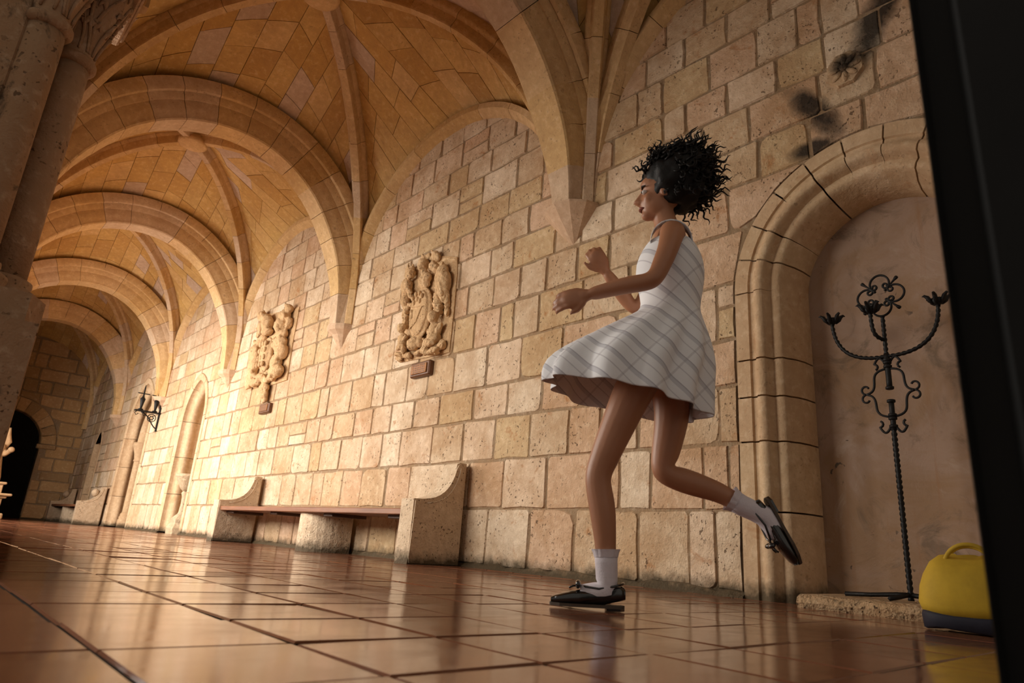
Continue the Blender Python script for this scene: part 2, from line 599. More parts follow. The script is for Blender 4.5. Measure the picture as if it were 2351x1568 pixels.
ZS = [0.0, 0.472, 0.864, 1.221, 1.517, 1.896, 2.253, 2.571, 2.863, 3.156, 3.422, 3.749, 4.016, 4.33, 4.65, 4.95]
JOINTS = {
    0: [2.181, 2.36, 2.742, 2.97, 3.303, 3.76, 4.25, 4.69, 5.13, 5.57, 6.061, 6.537, 6.978, 7.4, 7.78, 8.134, 8.584, 9.026, 9.45, 9.86, 10.27, 10.675, 11.113, 11.552],
    1: [2.085, 2.257, 2.648, 2.905, 3.601, 4.096, 4.545, 4.892, 5.439, 5.857, 6.344, 6.76, 7.197, 7.474, 7.918, 8.316, 8.879, 9.4, 9.9, 10.4, 10.903, 11.347, 11.751],
    2: [2.141, 2.444, 2.753, 3.08, 3.395, 3.813, 4.251, 4.672, 5.138, 5.672, 6.023, 6.44, 6.898, 7.362, 7.627, 8.116, 8.691, 9.172, 9.62, 10.162, 10.666, 11.059, 11.492],
    3: [2.3, 2.66, 3.024, 3.305, 3.708, 4.118, 4.571, 5.069, 5.496, 5.91, 6.278, 6.664, 7.146, 7.5, 7.848, 8.323, 8.69, 8.992, 9.36, 10.03, 10.436, 10.819, 11.242, 11.756],
    4: [2.14, 2.5, 2.95, 3.5, 3.981, 4.422, 4.897, 5.319, 5.689, 6.114, 6.35, 6.826, 7.375, 7.606, 8.092, 8.573, 8.849, 9.199, 9.671, 10.179, 10.543, 10.859],
    5: [2.4, 2.85, 3.3, 3.796, 4.109, 4.296, 4.648, 4.953, 5.5, 6.017, 6.333, 6.652, 7.153, 7.491, 7.802, 8.144, 8.61, 9.036, 9.501],
    6: [2.55, 3.05, 3.38, 3.726, 4.053, 4.413, 4.791, 4.997, 5.6, 6.15, 6.488, 6.892, 7.546, 7.95, 8.344],
    7: [2.18, 2.6, 3.02, 3.35, 3.649, 4.174, 4.493, 4.953, 5.5, 6.02, 6.361, 6.766, 7.2, 7.683, 7.976, 8.42],
    8: [1.867, 2.229, 2.669, 3.1, 3.45, 3.995, 4.36, 4.781, 5.011, 5.309, 5.881, 6.275, 6.665],
    9: [1.354, 1.663, 2.025, 2.358, 2.557, 3.04],
    10: [1.13, 1.359, 1.509, 1.79, 2.165, 2.563, 2.8],
    11: [1.02, 1.353, 1.681, 2.014, 2.365, 2.721],
    12: [1.2, 1.543, 1.831, 2.187, 2.532],
}


def vault_wall_height(y):
    for a, b in zip(YC[:-1], YC[1:]):
        if a <= y <= b:
            t = 1 - abs(2 * (y - (a + b) / 2) / (b - a))        # 0 at the corbels, 1 in the middle
            s = math.sqrt(max(0.0, 1 - (1 - t) ** 2))
            return 2.85 + 1.78 * s
    return 4.6


def outline(u0, u1, z0, z1, rng, g):
    """irregular hewn block outline, 14 points"""
    a, b, c, d = u0 + g, u1 - g, z0 + g, z1 - g
    w, h = b - a, d - c
    k = min(w, h)
    def j(s=0.012): return rng.uniform(-s, s)
    pts = []
    for (cx, cz, sx, sz, flip) in ((a, c, 1, 1, 0), (b, c, -1, 1, 1), (b, d, -1, -1, 0), (a, d, 1, -1, 1)):
        r = k * (rng.uniform(0.025, 0.06) if rng.random() > 0.11 else rng.uniform(0.12, 0.24))
        p, q = (cx + j(0.007), cz + sz * r), (cx + sx * r, cz + j(0.007))
        m = (cx + sx * r * 0.3, cz + sz * r * 0.3)
        pts += [q, m, p] if flip else [p, m, q]
    pts.insert(3, ((a + b) / 2 + j(0.05), c + j(0.006)))
    pts.insert(10, ((a + b) / 2 + j(0.05), d + j(0.008)))
    pts.insert(7, (b + j(0.007), (c + d) / 2 + j(0.05)))
    pts.append((a + j(0.007), (c + d) / 2 + j(0.05)))
    return pts


def block(pts, P, front, inset=0.009):
    """pts (u,z) outline; chamfered block, front = how far it stands proud"""
    n = len(pts)
    cu, cz = sum(p[0] for p in pts) / n, sum(p[1] for p in pts) / n
    v = [P(u, z, -0.004) for u, z in pts]
    for u, z in pts:
        L = math.hypot(cu - u, cz - z) or 1
        t = min(inset / L, 0.4)
        v.append(P(u + (cu - u) * t, z + (cz - z) * t, front))
    f = [tuple(n + i for i in range(n))] + [(i, (i + 1) % n, n + (i + 1) % n, n + i) for i in range(n)]
    return v, f


def area(p):
    return 0.5 * abs(sum(p[i][0] * p[(i + 1) % len(p)][1] - p[(i + 1) % len(p)][0] * p[i][1] for i in range(len(p))))


def push_out(pts, arches, margin):
    """cuts an outline back to the outside of the arches; nothing left -> a point"""
    n = len(pts)
    for (c, r, zs, rise) in arches:
        R, Q = r + margin, rise + margin
        def inside(u, z): return abs(u - c) < R if z <= zs else math.hypot((u - c) / R, (z - zs) / Q) < 1
        ins = [inside(*p) for p in pts]
        if not any(ins): continue
        if n - sum(ins) < 4: return [pts[0]] * n
        outp = [p for p, q in zip(pts, ins) if not q]
        side = math.copysign(1, sum(p[0] for p in outp) / len(outp) - c)
        new = []
        for (u, z), q in zip(pts, ins):
            if q:
                if z <= zs: u = c + side * R
                else:
                    e = max(math.hypot((u - c) / R, (z - zs) / Q), 1e-6)
                    u, z = c + (u - c) / e, zs + (z - zs) / e
            new.append((u, z))
        pts = new
    return pts


rng = random.Random(23)
stones = []
WALL_ARCH = [NA, NB, NC, ND]
for k in range(len(ZS) - 1):
    z0, z1 = ZS[k], ZS[k + 1]
    if k == 0: z0 = 0.025
    js = sorted(JOINTS.get(k, []))
    y = js[0] if js else 3.3
    lo = [y]
    while lo[0] > -0.6: lo.insert(0, lo[0] - rng.uniform(0.3, 0.52))
    hi = [js[-1] if js else y]
    while hi[-1] < YEND: hi.append(hi[-1] + rng.uniform(0.3, 0.55))
    js = lo[:-1] + (js or []) + hi[1:] if js else lo + hi[1:]
    for a, b in zip(js[:-1], js[1:]):
        b = min(b, YEND + 0.05)
        if b - a < 0.08: continue
        cy = (a + b) / 2
        if z0 > vault_wall_height(cy) + 0.12: continue
        if k >= 3 and b - a > 0.3 and rng.random() < 0.05:     # a course split in two thin stones
            zm = z0 + (z1 - z0) * rng.uniform(0.4, 0.6)
            cells = [(a, b, z0, zm), (a, b, zm, z1)]
        else:
            cells = [(a, b, z0, z1)]
        for (p0, p1, q0, q1) in cells:
            g = rng.uniform(0.005, 0.009)
            o0 = outline(p0, p1, q0, q1, rng, g)
            cl = push_out(o0, WALL_ARCH, 0.016)
            if area(cl) < 0.12 * area(o0) or area(cl) < 0.006: continue
            stones.append((cl, rng.uniform(0.005, 0.016), cy, (q0 + q1) / 2))


def seen_size(s):
    d = math.sqrt(W * W + s[2] ** 2 + (s[3] - 0.18) ** 2)
    return area(s[0]) * W / d ** 3 * (1 if s[2] > 0.75 else 0.02)


stones.sort(key=seen_size, reverse=True)
PWd = lambda u, z, d: (W - d, u, z)
rest = MB()
for n, (pts, fr, cy, cz) in enumerate(stones):
    v, f = block(pts, PWd, fr)
    if n < 298:
        MB().add(v, f).build('stone_block', m_wall, wallR)
    else:
        rest.add(v, f)
tag(rest.build('stone_block_masonry', m_wall_far, wallR), kind='stuff')

# carved rosette stone above the niche
ros = MB()
oct_ = [(1.236 + 0.118 * math.cos(PI / 8 + i * PI / 4), 3.09 + 0.125 * math.sin(PI / 8 + i * PI / 4)) for i in range(8)]
v, f = block(oct_, PWd, 0.032)
ros.add(v, f)
for i in range(8):
    a = 2 * PI * i / 8
    ros.sphere((W - 0.034, 1.236 + 0.058 * math.cos(a), 3.09 + 0.06 * math.sin(a)), (0.014, 0.042, 0.017), 10, 6, Matrix.Rotation(a, 3, 'X'))
ros.sphere((W - 0.038, 1.236, 3.09), (0.022, 0.024, 0.024), 10, 6)
ros.build('carved_rosette', m_wall, wallR)

# crumbling mortar footing along the floor
ft = MB()
rng = random.Random(3)
segs = [(-0.5, NA[0] - NA[1]), (NA[0] + NA[1], NB[0] - NB[1]), (NB[0] + NB[1], NC[0] - NC[1]), (NC[0] + NC[1], YEND)]
for a, b in segs:
    m = max(2, int((b - a) / 0.09))
    prof = []
    for i in range(m + 1):
        y = a + (b - a) * i / m
        w, h = rng.uniform(0.022, 0.044), rng.uniform(0.022, 0.05)
        prof.append([(W + 0.01, y, h + 0.012), (W - w * 0.55, y, h), (W - w, y, h * 0.35), (W - w - 0.006, y, -0.004)])
    vv = [p for s in prof for p in s]
    ft.add(vv, [(i * 4 + q, i * 4 + q + 1, i * 4 + q + 5, i * 4 + q + 4) for i in range(m) for q in range(3)])
ft.build('mortar_footing', m_mortar, wallR)

# --- near niche: plaster back, reveal, voussoirs and jamb stones
DEP = 0.30
rin = 0.50
PN = lambda u, z, d: (W + d, u, z)
back = MB()
pts = [(NA[0] - NA[1], 0), *arch_pts(*NA), (NA[0] + NA[1], 0)]
back.add([PN(u, z, DEP) for u, z in pts], [tuple(range(len(pts)))])
back.build('plaster_panel', m_plaster, wallR)
prof = [(0.0, -0.022), (0.085, -0.022), (0.092, -0.008), (0.118, -0.012), (0.132, -0.034), (0.158, -0.040), (0.182, -0.028), (0.192, 0.004), (0.206, 0.03),
        (0.236, 0.022), (0.262, 0.034), (0.275, 0.07), (0.30, 0.12), (0.318, 0.20), (0.322, DEP)]
run = arch_pts(*NA, n=40)
parts = split_run(run, 11, 0.010)
for p in parts:
    smooth_by_angle(sweep(MB(), p, prof, PN).build('voussoir', m_arch, wallR), 50)
rng = random.Random(9)
for side in (0, 1):
    zc = [-0.006, 0.47, 0.864, 1.13, 1.36, NA[2]]
    for a, b in zip(zc[:-1], zc[1:]):
        u = NA[0] + NA[1] if side else NA[0] - NA[1]
        run = [(u, b - 0.005), (u, a + 0.005)] if side else [(u, a + 0.005), (u, b - 0.005)]
        smooth_by_angle(sweep(MB(), run, prof, PN).build('jamb_stone', m_arch, wallR), 50)

# kerb slab under the niche
kb = MB()
rng = random.Random(4)
rows = []
m = 22
for i in range(m + 1):
    y = 1.60 - 2.2 * i / m
    e = lambda s: rng.uniform(-s, s)
    xf = 3.385 + e(0.012)
    rows.append([(W + DEP - 0.002, y, 0.066), (xf + 0.05 + e(0.01), y, 0.062 + e(0.004)), (xf + 0.012, y, 0.052 + e(0.006)), (xf, y, 0.03 + e(0.008)), (xf + 0.012, y, -0.005)])
kb.add([p for r in rows for p in r], [(i * 5 + q, i * 5 + q + 1, i * 5 + q + 6, i * 5 + q + 5) for i in range(m) for q in range(4)] + [tuple(range(5)), tuple(m * 5 + q for q in range(4, -1, -1))])
kb = kb.build('trim_1', m_kerb)
tag(kb, 'low worn stone kerb under the plastered niche', 'kerb', kind='structure')


# --- the narrow niche and the portal further along the wall
def niche(nm, arch, dep, mould, n_st):
    pts = [(arch[0] - arch[1], 0), *arch_pts(*arch), (arch[0] + arch[1], 0)]
    MB().add([PN(u, z, dep) for u, z in pts], [tuple(range(len(pts)))]).build('niche_back', m_mortar, wallR)
    full = [(arch[0] - arch[1], 0.02), (arch[0] - arch[1], arch[2]), *arch_pts(*arch, n=24)[1:-1], (arch[0] + arch[1], arch[2]), (arch[0] + arch[1], 0.02)]
    for p in split_run(full, n_st, 0.008):
        smooth_by_angle(sweep(MB(), p, mould, PN).build('jamb_stone', m_arch, wallR), 50)
    # ashlar of the back
    rng = random.Random(int(arch[0] * 10))
    z = 0.02
    while z < arch[2] + arch[3]:
        h = rng.uniform(0.34, 0.46)
        u = arch[0] - arch[1]
        while u < arch[0] + arch[1]:
            b = min(u + rng.uniform(0.4, 0.6), arch[0] + arch[1])
            q = [(min(max(x, arch[0] - arch[1] + 0.01), arch[0] + arch[1] - 0.01), y) for x, y in outline(u, b, z, z + h, rng, 0.006)]
            if b - u > 0.1 and z + h * 0.5 < arch[2] + arch[3] * 0.8:
                vv, ff = block(q, lambda a, c, d: (W + dep - d, a, c), 0.012)
                MB().add(vv, ff).build('stone_block', m_wall, wallR)
            u = b
        z += h


roll = [(-0.13, -0.012), (-0.12, -0.03), (-0.03, -0.03), (-0.012, -0.016), (0.0, -0.012), (0.0, 0.04), (0.02, 0.075), (0.055, 0.09), (0.09, 0.105), (0.115, 0.15), (0.10, 0.20), (0.06, 0.22), (0.05, 0.26), (0.05, 0.48)]
niche('niche', NB, 0.48, roll, 9)
niche('portal', NC, 0.50, roll, 11)
niche('recess', ND, 0.30, [(-0.09, -0.012), (-0.08, -0.025), (0.0, -0.02), (0.03, 0.03), (0.05, 0.08), (0.06, 0.3)], 7)
# second order of the portal: a shaft with capital and base, and the inner arch
for s in (-1, 1):
    u = NC[0] + s * (NC[1] - 0.26)
    c = (W + 0.30, u)
    MB().lathe([(0.10, 0.30), (0.092, 0.34), (0.092, 1.42), (0.10, 1.44)], c, 14).build('portal_shaft', m_arch, wallR, True)
    MB().lathe([(0.15, 0.0), (0.15, 0.16), (0.13, 0.18), (0.14, 0.22), (0.12, 0.25), (0.125, 0.28), (0.10, 0.31)], c, 14).build('shaft_base', m_arch, wallR, True)
    MB().lathe([(0.095, 1.42), (0.115, 1.44), (0.10, 1.47), (0.12, 1.58), (0.165, 1.72), (0.17, 1.74), (0.18, 1.76), (0.18, 1.84)], c, 14).build('shaft_capital', m_arch, wallR, True)
inner = arch_pts(NC[0], NC[1] - 0.16, NC[2] - 0.18, NC[3] - 0.12, n=24)
for p in split_run(inner, 6, 0.008):
    smooth_by_angle(sweep(MB(), p, [(0.0, 0.22), (0.03, 0.2), (0.08, 0.19), (0.13, 0.22), (0.16, 0.28), (0.17, 0.48)], PN).build('voussoir', m_arch, wallR), 50)

# ------------------------------------------------------------------ the vault
CX = (W + LX) / 2 + 0.06
CORB = {1: 2.88, 2: 2.63, 3: 2.60, 4: 2.585, 5: 2.55, 0: 2.88, 6: 2.5}


def quarter(S, B, z0, z1, n=16):
    """springing S (x,y) at z0 up to crown B (x,y) at z1: a quarter ellipse"""
    out = []
    for i in range(n + 1):
        a = PI / 2 * i / n
        k = 1 - math.cos(a)
        out.append(Vector((S[0] + (B[0] - S[0]) * k, S[1] + (B[1] - S[1]) * k, z0 + (z1 - z0) * math.sin(a))))
    return out


ZSPR = 2.86
ZT, ZW, ZB = 4.86, 4.66, 5.42
XR, XL = W + 0.10, 0.08


def web_curves(i):
    y0, y1 = YC[i], YC[i + 1]
    ym = (y0 + y1) / 2
    B = (CX - 0.11, ym)
    return y0, y1, ym, B


def web_cell(A, D):
    """two springing-to-crown curves with the same count of points"""
    return A, D


def lerp(a, b, t): return a + (b - a) * t


def curve_at(c, s):
    x = s * (len(c) - 1)
    i = min(int(x), len(c) - 2)
    return c[i].lerp(c[i + 1], x - i)


def vault_bay(i, stones='part'):
    y0, y1, ym, B = web_curves(i)
    cells = []
    for (xs, side) in ((XR, 1), (XL, 0)):
        for yc in (y0, y1):
            D = quarter((xs, yc), B, ZSPR, ZB)
            A = quarter((W if side else LX, yc), (W if side else LX, ym), ZSPR, ZW)
            Tt = quarter((xs, yc), (CX, yc), ZSPR, ZT)
            cells.append((A, D))
            cells.append((Tt, D))
    mb = MB()
    cen = Vector((CX, ym, 2.6))
    for (A, D) in cells:
        nt = 6
        vv = []
        for a, d in zip(A, D):
            for j in range(nt + 1):
                p = a.lerp(d, j / nt)
                vv.append(p + (p - cen).normalized() * 0.022)
        n = len(A)
        mb.add(vv, [(r * (nt + 1) + j, r * (nt + 1) + j + 1, (r + 1) * (nt + 1) + j + 1, (r + 1) * (nt + 1) + j) for r in range(n - 1) for j in range(nt)])
    c = mb.build('ceiling', m_mortar_v)
    words = {0: 'overhead in front of the black post', 1: 'with the ochre and grey web stones above the near arch', 2: 'second along the gallery, bright cream webs',
             3: 'third along the gallery', 4: 'fourth along the gallery', 5: 'dark last bay before the end wall'}
    tag(c, 'ribbed stone vault bay, ' + words[i], 'vault', 'vault bays of the gallery', 'structure')
    rng = random.Random(40 + i)
    far = MB()
    if stones:
        for (A, D) in cells:
            L = sum((b - a).length for a, b in zip(A[:-1], A[1:]))
            nc = 10
            s_ = [0.10 + 0.90 * k / nc for k in range(nc + 1)]
            for s0, s1 in zip(s_[:-1], s_[1:]):
                wdt = (curve_at(A, (s0 + s1) / 2) - curve_at(D, (s0 + s1) / 2)).length
                m = max(1, round(wdt / 0.46))
                ts = [0.0] + [(q + rng.uniform(-0.22, 0.22)) / m for q in range(1, m)] + [1.0]
                for t0, t1 in zip(ts[:-1], ts[1:]):
                    gs, gt = 0.003 / max(L * (s1 - s0), 0.05) * (s1 - s0), 0.003 / max(wdt, 0.1)
                    lift = rng.uniform(-0.003, 0.003)
                    grid = []
                    for b in range(3):
                        for a in range(3):
                            s = s0 + gs + (s1 - s0 - 2 * gs) * b / 2
                            t = t0 + gt + (t1 - t0 - 2 * gt) * a / 2
                            p = curve_at(A, s).lerp(curve_at(D, s), t)
                            grid.append(p + (p - cen).normalized() * lift)
                    rim = [grid[q] + (grid[q] - cen).normalized() * 0.03 for q in (0, 1, 2, 5, 8, 7, 6, 3)]
                    vv = grid + rim
                    ring = (0, 1, 2, 5, 8, 7, 6, 3)
                    ff = [(0, 1, 4, 3), (1, 2, 5, 4), (3, 4, 7, 6), (4, 5, 8, 7)] + [(ring[q], 9 + q, 9 + (q + 1) % 8, ring[(q + 1) % 8]) for q in range(8)]
                    if stones == 'part':
                        MB().add(vv, ff).build('web_stone', m_vault, c)
                    else:
                        far.add(vv, ff)
        if stones != 'part':
            tag(far.build('web_stone_masonry', m_vault_far, c), kind='stuff')
    return c


def rib(parent, pts, lat, prof, step, mat=None, name='rib_stone', gap=0.005, lo=None):
    """pts springing to crown, profile (sideways, inward) swept in the vertical plane with sideways axis lat"""
    lat = Vector(lat).normalized()
    L = sum((b - a).length for a, b in zip(pts[:-1], pts[1:]))
    n = max(2, round(L / step))
    runs = split_run([tuple(p) for p in pts], n, gap)
    for r in runs:
        P = [Vector(p) for p in r]
        m = len(P)
        k = len(prof)
        v = []
        for i in range(m):
            t = (P[min(i + 1, m - 1)] - P[max(i - 1, 0)]).normalized()
            nn = t.cross(lat).normalized()
            if nn.dot(Vector((CX, P[i].y, 2.0)) - P[i]) < 0 and abs(nn.z) < 0.3: nn = -nn
            if nn.z > 0.3: nn = -nn
            v += [P[i] + lat * w + nn * d for w, d in prof]
        f = [(i * k + j, i * k + (j + 1) % k, (i + 1) * k + (j + 1) % k, (i + 1) * k + j) for i in range(m - 1) for j in range(k)]
        f += [tuple(range(k - 1, -1, -1)), tuple((m - 1) * k + j for j in range(k))]
        smooth_by_angle(MB().add(v, f).build(name, mat or m_rib, parent), 35)


def sym(half):
    return [(-w, d) for w, d in half] + [(w, d) for w, d in reversed(half)]


P_TRANS = sym([(0.32, -0.05), (0.32, 0.05), (0.30, 0.085), (0.27, 0.095), (0.26, 0.085), (0.245, 0.135), (0.225, 0.165), (0.21, 0.165), (0.205, 0.21), (0.19, 0.27), (0.165, 0.31), (0.16, 0.345), (0.145, 0.36)])
P_DIAG = sym([(0.10, -0.04), (0.10, 0.06), (0.085, 0.085), (0.062, 0.10), (0.05, 0.14), (0.048, 0.185), (0.038, 0.20)])
P_THIN = sym([(0.085, -0.04), (0.085, 0.08), (0.065, 0.10), (0.05, 0.14), (0.042, 0.18)])


def leg(pts, z):
    p = pts[0]
    return [Vector((p.x, p.y, z)), Vector((p.x, p.y, (z + p.z) / 2))] + pts if p.z - z > 0.05 else pts


for i in range(6):
    c = vault_bay(i, 'part' if 1 <= i <= 4 else ('stuff' if i == 5 else 'stuff'))
    y0, y1, ym, B = web_curves(i)
    for (xs) in (XR, XL):
        for (yc, ii) in ((y0, i), (y1, i + 1)):
            if i == 0 and yc == y0: continue
            zc = CORB[ii] if xs == XR else 2.74
            dirv = Vector((B[0] - xs, B[1] - yc, 0))
            lat = Vector((-dirv.y, dirv.x, 0))
            dn = dirv.normalized()
            p = quarter((xs + dn.x * 0.02, yc + dn.y * 0.06), B, ZSPR, ZB, 20)
            rib(c, leg(p, zc), lat, P_DIAG, 0.5)
    MB().lathe([(0.16, 5.19), (0.19, 5.205), (0.19, 5.25), (0.15, 5.29), (0.14, 5.45)], B, 16).build('boss', m_rib, c, True)
    # wall rib, in two halves
    for yc, ii in ((y0, i), (y1, i + 1)):
        if i == 0 and yc == y0: continue
        s = 1 if yc == y0 else -1
        p = quarter((W - 0.055, yc + s * 0.07), (W - 0.055, ym), ZSPR, ZW - 0.02, 20)
        pr = [(-0.058, -0.03), (-0.058, 0.03), (-0.03, 0.055), (0.0, 0.07), (0.03, 0.09), (0.06, 0.10), (0.06, -0.03)]
        rib(c, leg(p, CORB[ii]), (-1, 0, 0) if True else (1, 0, 0), [(-w, d) for w, d in pr], 0.6)
        p = quarter((LX + 0.05, yc + s * 0.07), (LX + 0.05, ym), ZSPR, ZW - 0.02, 14)
        rib(c, leg(p, 2.74), (1, 0, 0), [(-w, d) for w, d in pr], 0.8)
# extra ribs of the corner bay, fanning from the near corbel
c0 = [o for o in bpy.data.objects if o.name == 'ceiling'][0]
for (bx, by, zt) in ((2.35, 1.95, 5.2), (3.0, 1.55, 4.95)):
    dirv = Vector((bx - XR, by - YC[1], 0))
    dn = dirv.normalized()
    rib(c0, leg(quarter((XR + dn.x * 0.03, YC[1] + dn.y * 0.07), (bx, by), ZSPR, zt, 20), CORB[1]), (-dirv.y, dirv.x, 0), P_THIN, 0.55)

# transverse arches
names = {1: 'nearest broad transverse arch springing beside the running person', 2: 'second broad transverse arch, above the near carved crest', 3: 'third transverse arch, above the far carved crest',
         4: 'fourth transverse arch, above the iron wall sconce', 5: 'fifth transverse arch before the dark end bay'}
for i in range(1, 6):
    tr = empty('trim_%d' % (i + 1), (CX, YC[i], 0))
    tag(tr, names[i], 'arch', 'transverse arches', 'structure')
    full = []
    for sx, z in ((XR, CORB[i]), (XL, 2.74)):
        p = leg(quarter((sx, YC[i]), (CX, YC[i]), ZSPR, ZT, 24), z)
        full.append(p)
    run = full[0] + list(reversed(full[1]))[1:]
    run = [p - Vector((CX, YC[i], 0)) for p in run]
    # local sweep: same tool, shifted back afterwards
    L = sum((b - a).length for a, b in zip(run[:-1], run[1:]))
    cnt = 16
    for r in split_run([tuple(p) for p in run], cnt, 0.006):
        P = [Vector(p) for p in r]
        m, k = len(P), len(P_TRANS)
        v = []
        for q in range(m):
            t = (P[min(q + 1, m - 1)] - P[max(q - 1, 0)]).normalized()
            nn = Vector((t.z, 0, -t.x))
            if nn.dot(Vector((0, 0, 2.0)) - P[q]) < 0: nn = -nn
            tz = min(max((P[q].z - 2.6) / 1.3, 0), 1)
            sw = 0.56 + 0.44 * tz * tz * (3 - 2 * tz)
            v += [P[q] + Vector((0, 1, 0)) * w * sw + nn * d * (0.72 + 0.28 * tz) for w, d in P_TRANS]
        f = [(a * k + j, a * k + (j + 1) % k, (a + 1) * k + (j + 1) % k, (a + 1) * k + j) for a in range(m - 1) for j in range(k)]
        f += [tuple(range(k - 1, -1, -1)), tuple((m - 1) * k + j for j in range(k))]
        smooth_by_angle(MB().add(v, f).build('voussoir', m_rib, tr), 35)

# corbels
cn = {1: 'plain conical stone corbel behind the running person', 2: 'conical stone corbel between the two carved crests', 3: 'conical stone corbel left of the far crest',
      4: 'conical stone corbel beside the narrow niche', 5: 'small conical stone corbel in the shade near the end wall'}
for i in range(1, 6):
    zt = CORB[i]
    r = 0.265 if i == 1 else 0.20
    top = 0.05 if i > 1 else 0.0
    mb = MB()
    prof = [(0.004, zt - 0.30), (r * 0.34, zt - 0.22), (r * 0.70, zt - 0.115), (r, zt - 0.02 - top)]
    if top: prof += [(r + 0.012, zt - 0.035), (r + 0.012, zt)]
    else: prof += [(r, zt)]
    seg = 6
    mb.lathe([(a, z - 0.0) for a, z in prof], (W + 0.012, YC[i]), seg, PI / 2, 3 * PI / 2)
    o = mb.build('trim_%d' % (i + 10), m_corbel)
    tag(o, cn[i], 'corbel', 'wall corbels under the vault ribs', 'structure')

# ------------------------------------------------------------------ the end wall
wallE = MB()
DE = (1.84, 0.86, 1.98, 0.82)
arched_face(wallE, -1.5, W + 0.3, 5.4, [DE], lambda u, z: (u, YEND, z))
wallE.box(-1.5, W + 0.9, YEND + 1.2, YEND + 1.5, -0.2, 5.5)
wallE.box(W + 0.3, W + 0.9, YEND, YEND + 1.2, -0.2, 5.5)
wallE = wallE.build('wall_end', m_mortar)
tag(wallE, 'shaded brown ashlar wall closing the gallery, with a dark arched doorway', 'wall', kind='structure')
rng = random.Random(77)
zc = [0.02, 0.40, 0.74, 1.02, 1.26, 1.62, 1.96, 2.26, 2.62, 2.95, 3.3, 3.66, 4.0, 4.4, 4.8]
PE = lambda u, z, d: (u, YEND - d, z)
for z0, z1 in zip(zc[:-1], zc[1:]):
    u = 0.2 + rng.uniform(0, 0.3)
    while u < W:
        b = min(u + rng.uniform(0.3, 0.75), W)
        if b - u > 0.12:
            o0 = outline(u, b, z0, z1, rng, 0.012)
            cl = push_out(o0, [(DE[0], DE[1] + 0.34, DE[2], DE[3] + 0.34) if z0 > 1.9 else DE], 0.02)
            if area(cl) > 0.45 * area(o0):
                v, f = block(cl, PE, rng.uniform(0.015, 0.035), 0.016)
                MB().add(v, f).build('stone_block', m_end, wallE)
        u = b
for p in split_run(arch_pts(DE[0], DE[1] + 0.33, DE[2], DE[3] + 0.33, n=40), 13, 0.016):
    sweep(MB(), p, [(0.0, -0.045), (0.04, -0.05), (0.32, -0.05), (0.34, -0.03), (0.34, 0.4)], lambda u, z, d: (u, YEND + d, z)).build('voussoir', m_end, wallE)
for s in (-1, 1):
    u = DE[0] + s * (DE[1] + 0.14)
    MB().box(u - 0.22, u + 0.22, YEND - 0.09, YEND + 0.05, 1.84, 1.96, 0.015).build('impost', m_end, wallE)
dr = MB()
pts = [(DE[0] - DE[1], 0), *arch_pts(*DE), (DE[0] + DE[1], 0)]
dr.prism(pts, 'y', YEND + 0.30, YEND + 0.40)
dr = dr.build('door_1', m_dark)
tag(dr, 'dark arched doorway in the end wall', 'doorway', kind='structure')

# ------------------------------------------------------------------ the arcade side
wl = MB()
ya, yb = YC[1] - 0.45, YEND + 0.3
wl.box(-0.22, LX, ya, yb, -0.2, 0.86)
wl.box(-0.25, LX, ya, yb, 2.74, 5.3)
wl.box(-0.22, LX, 16.7, yb, 0.8, 2.8)  # unseen closed stretch, added to keep daylight off the end wall
for i in (2, 3, 4):
    wl.box(-0.2, 0.2, YC[i] - 0.3, YC[i] + 0.3, 0.8, 2.8)
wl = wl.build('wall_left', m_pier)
tag(wl, 'stone arcade wall open to the courtyard behind the clustered columns', 'wall', kind='structure')

# clustered columns of the near pier
py = YC[1]
pier = empty('trim_20', (0.06, py, 0))
tag(pier, 'clustered stone columns with carved capital, close at the frame edge', 'column', kind='structure')
o3 = Vector((0.06, py, 0))


def pz(mb, name, mat=None, smooth=False):
    ob = mb.build(name, mat or m_pier, pier, smooth)
    ob.data.transform(Matrix.Translation(-o3))
    return ob


for (cx, cy) in ((0.004, py - 0.20), (0.135, py), (-0.02, py + 0.20)):
    pz(MB().lathe([(0.079, 1.12), (0.078, 1.4), (0.076, 2.0), (0.074, 2.21)], (cx, cy), 24), 'shaft', None, True)
    pz(MB().lathe([(0.074, 2.195), (0.088, 2.20), (0.098, 2.215), (0.098, 2.235), (0.086, 2.25), (0.078, 2.252)], (cx, cy), 24), 'astragal', None, True)
    pz(MB().lathe([(0.135, 0.995), (0.135, 1.02), (0.128, 1.03), (0.138, 1.045), (0.138, 1.06), (0.115, 1.075), (0.098, 1.085), (0.106, 1.10), (0.104, 1.115), (0.085, 1.125)], (cx, cy), 24), 'moulded_base', None, True)
# square core behind the shafts
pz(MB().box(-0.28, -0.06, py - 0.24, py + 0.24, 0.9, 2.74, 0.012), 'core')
# capital: bells flaring from each shaft to the square abacus
for (cx, cy) in ((0.004, py - 0.20), (0.135, py), (-0.02, py + 0.20)):
    v, f = [], []
    n, m = 20, 7
    for q in range(m + 1):
        t = q / m
        z = 2.245 + 0.40 * t
        for j in range(n):
            a = 2 * PI * j / n
            r = 0.075 + 0.085 * t ** 1.3
            sq = 1 / max(abs(math.cos(a)), abs(math.sin(a)))
            r *= 1 + (sq - 1) * t * 0.6
            v.append((cx + r * math.cos(a), cy + r * math.sin(a), z))
    f = [(q * n + j, q * n + (j + 1) % n, (q + 1) * n + (j + 1) % n, (q + 1) * n + j) for q in range(m) for j in range(n)]
    f.append(tuple(range(m * n, m * n + n)))
    pz(MB().add(v, f), 'capital_bell', None, True)
pz(MB().box(-0.30, 0.315, py - 0.40, py + 0.36, 2.645, 2.69, 0.01).box(-0.32, 0.335, py - 0.42, py + 0.38, 2.69, 2.745, 0.01), 'abacus')
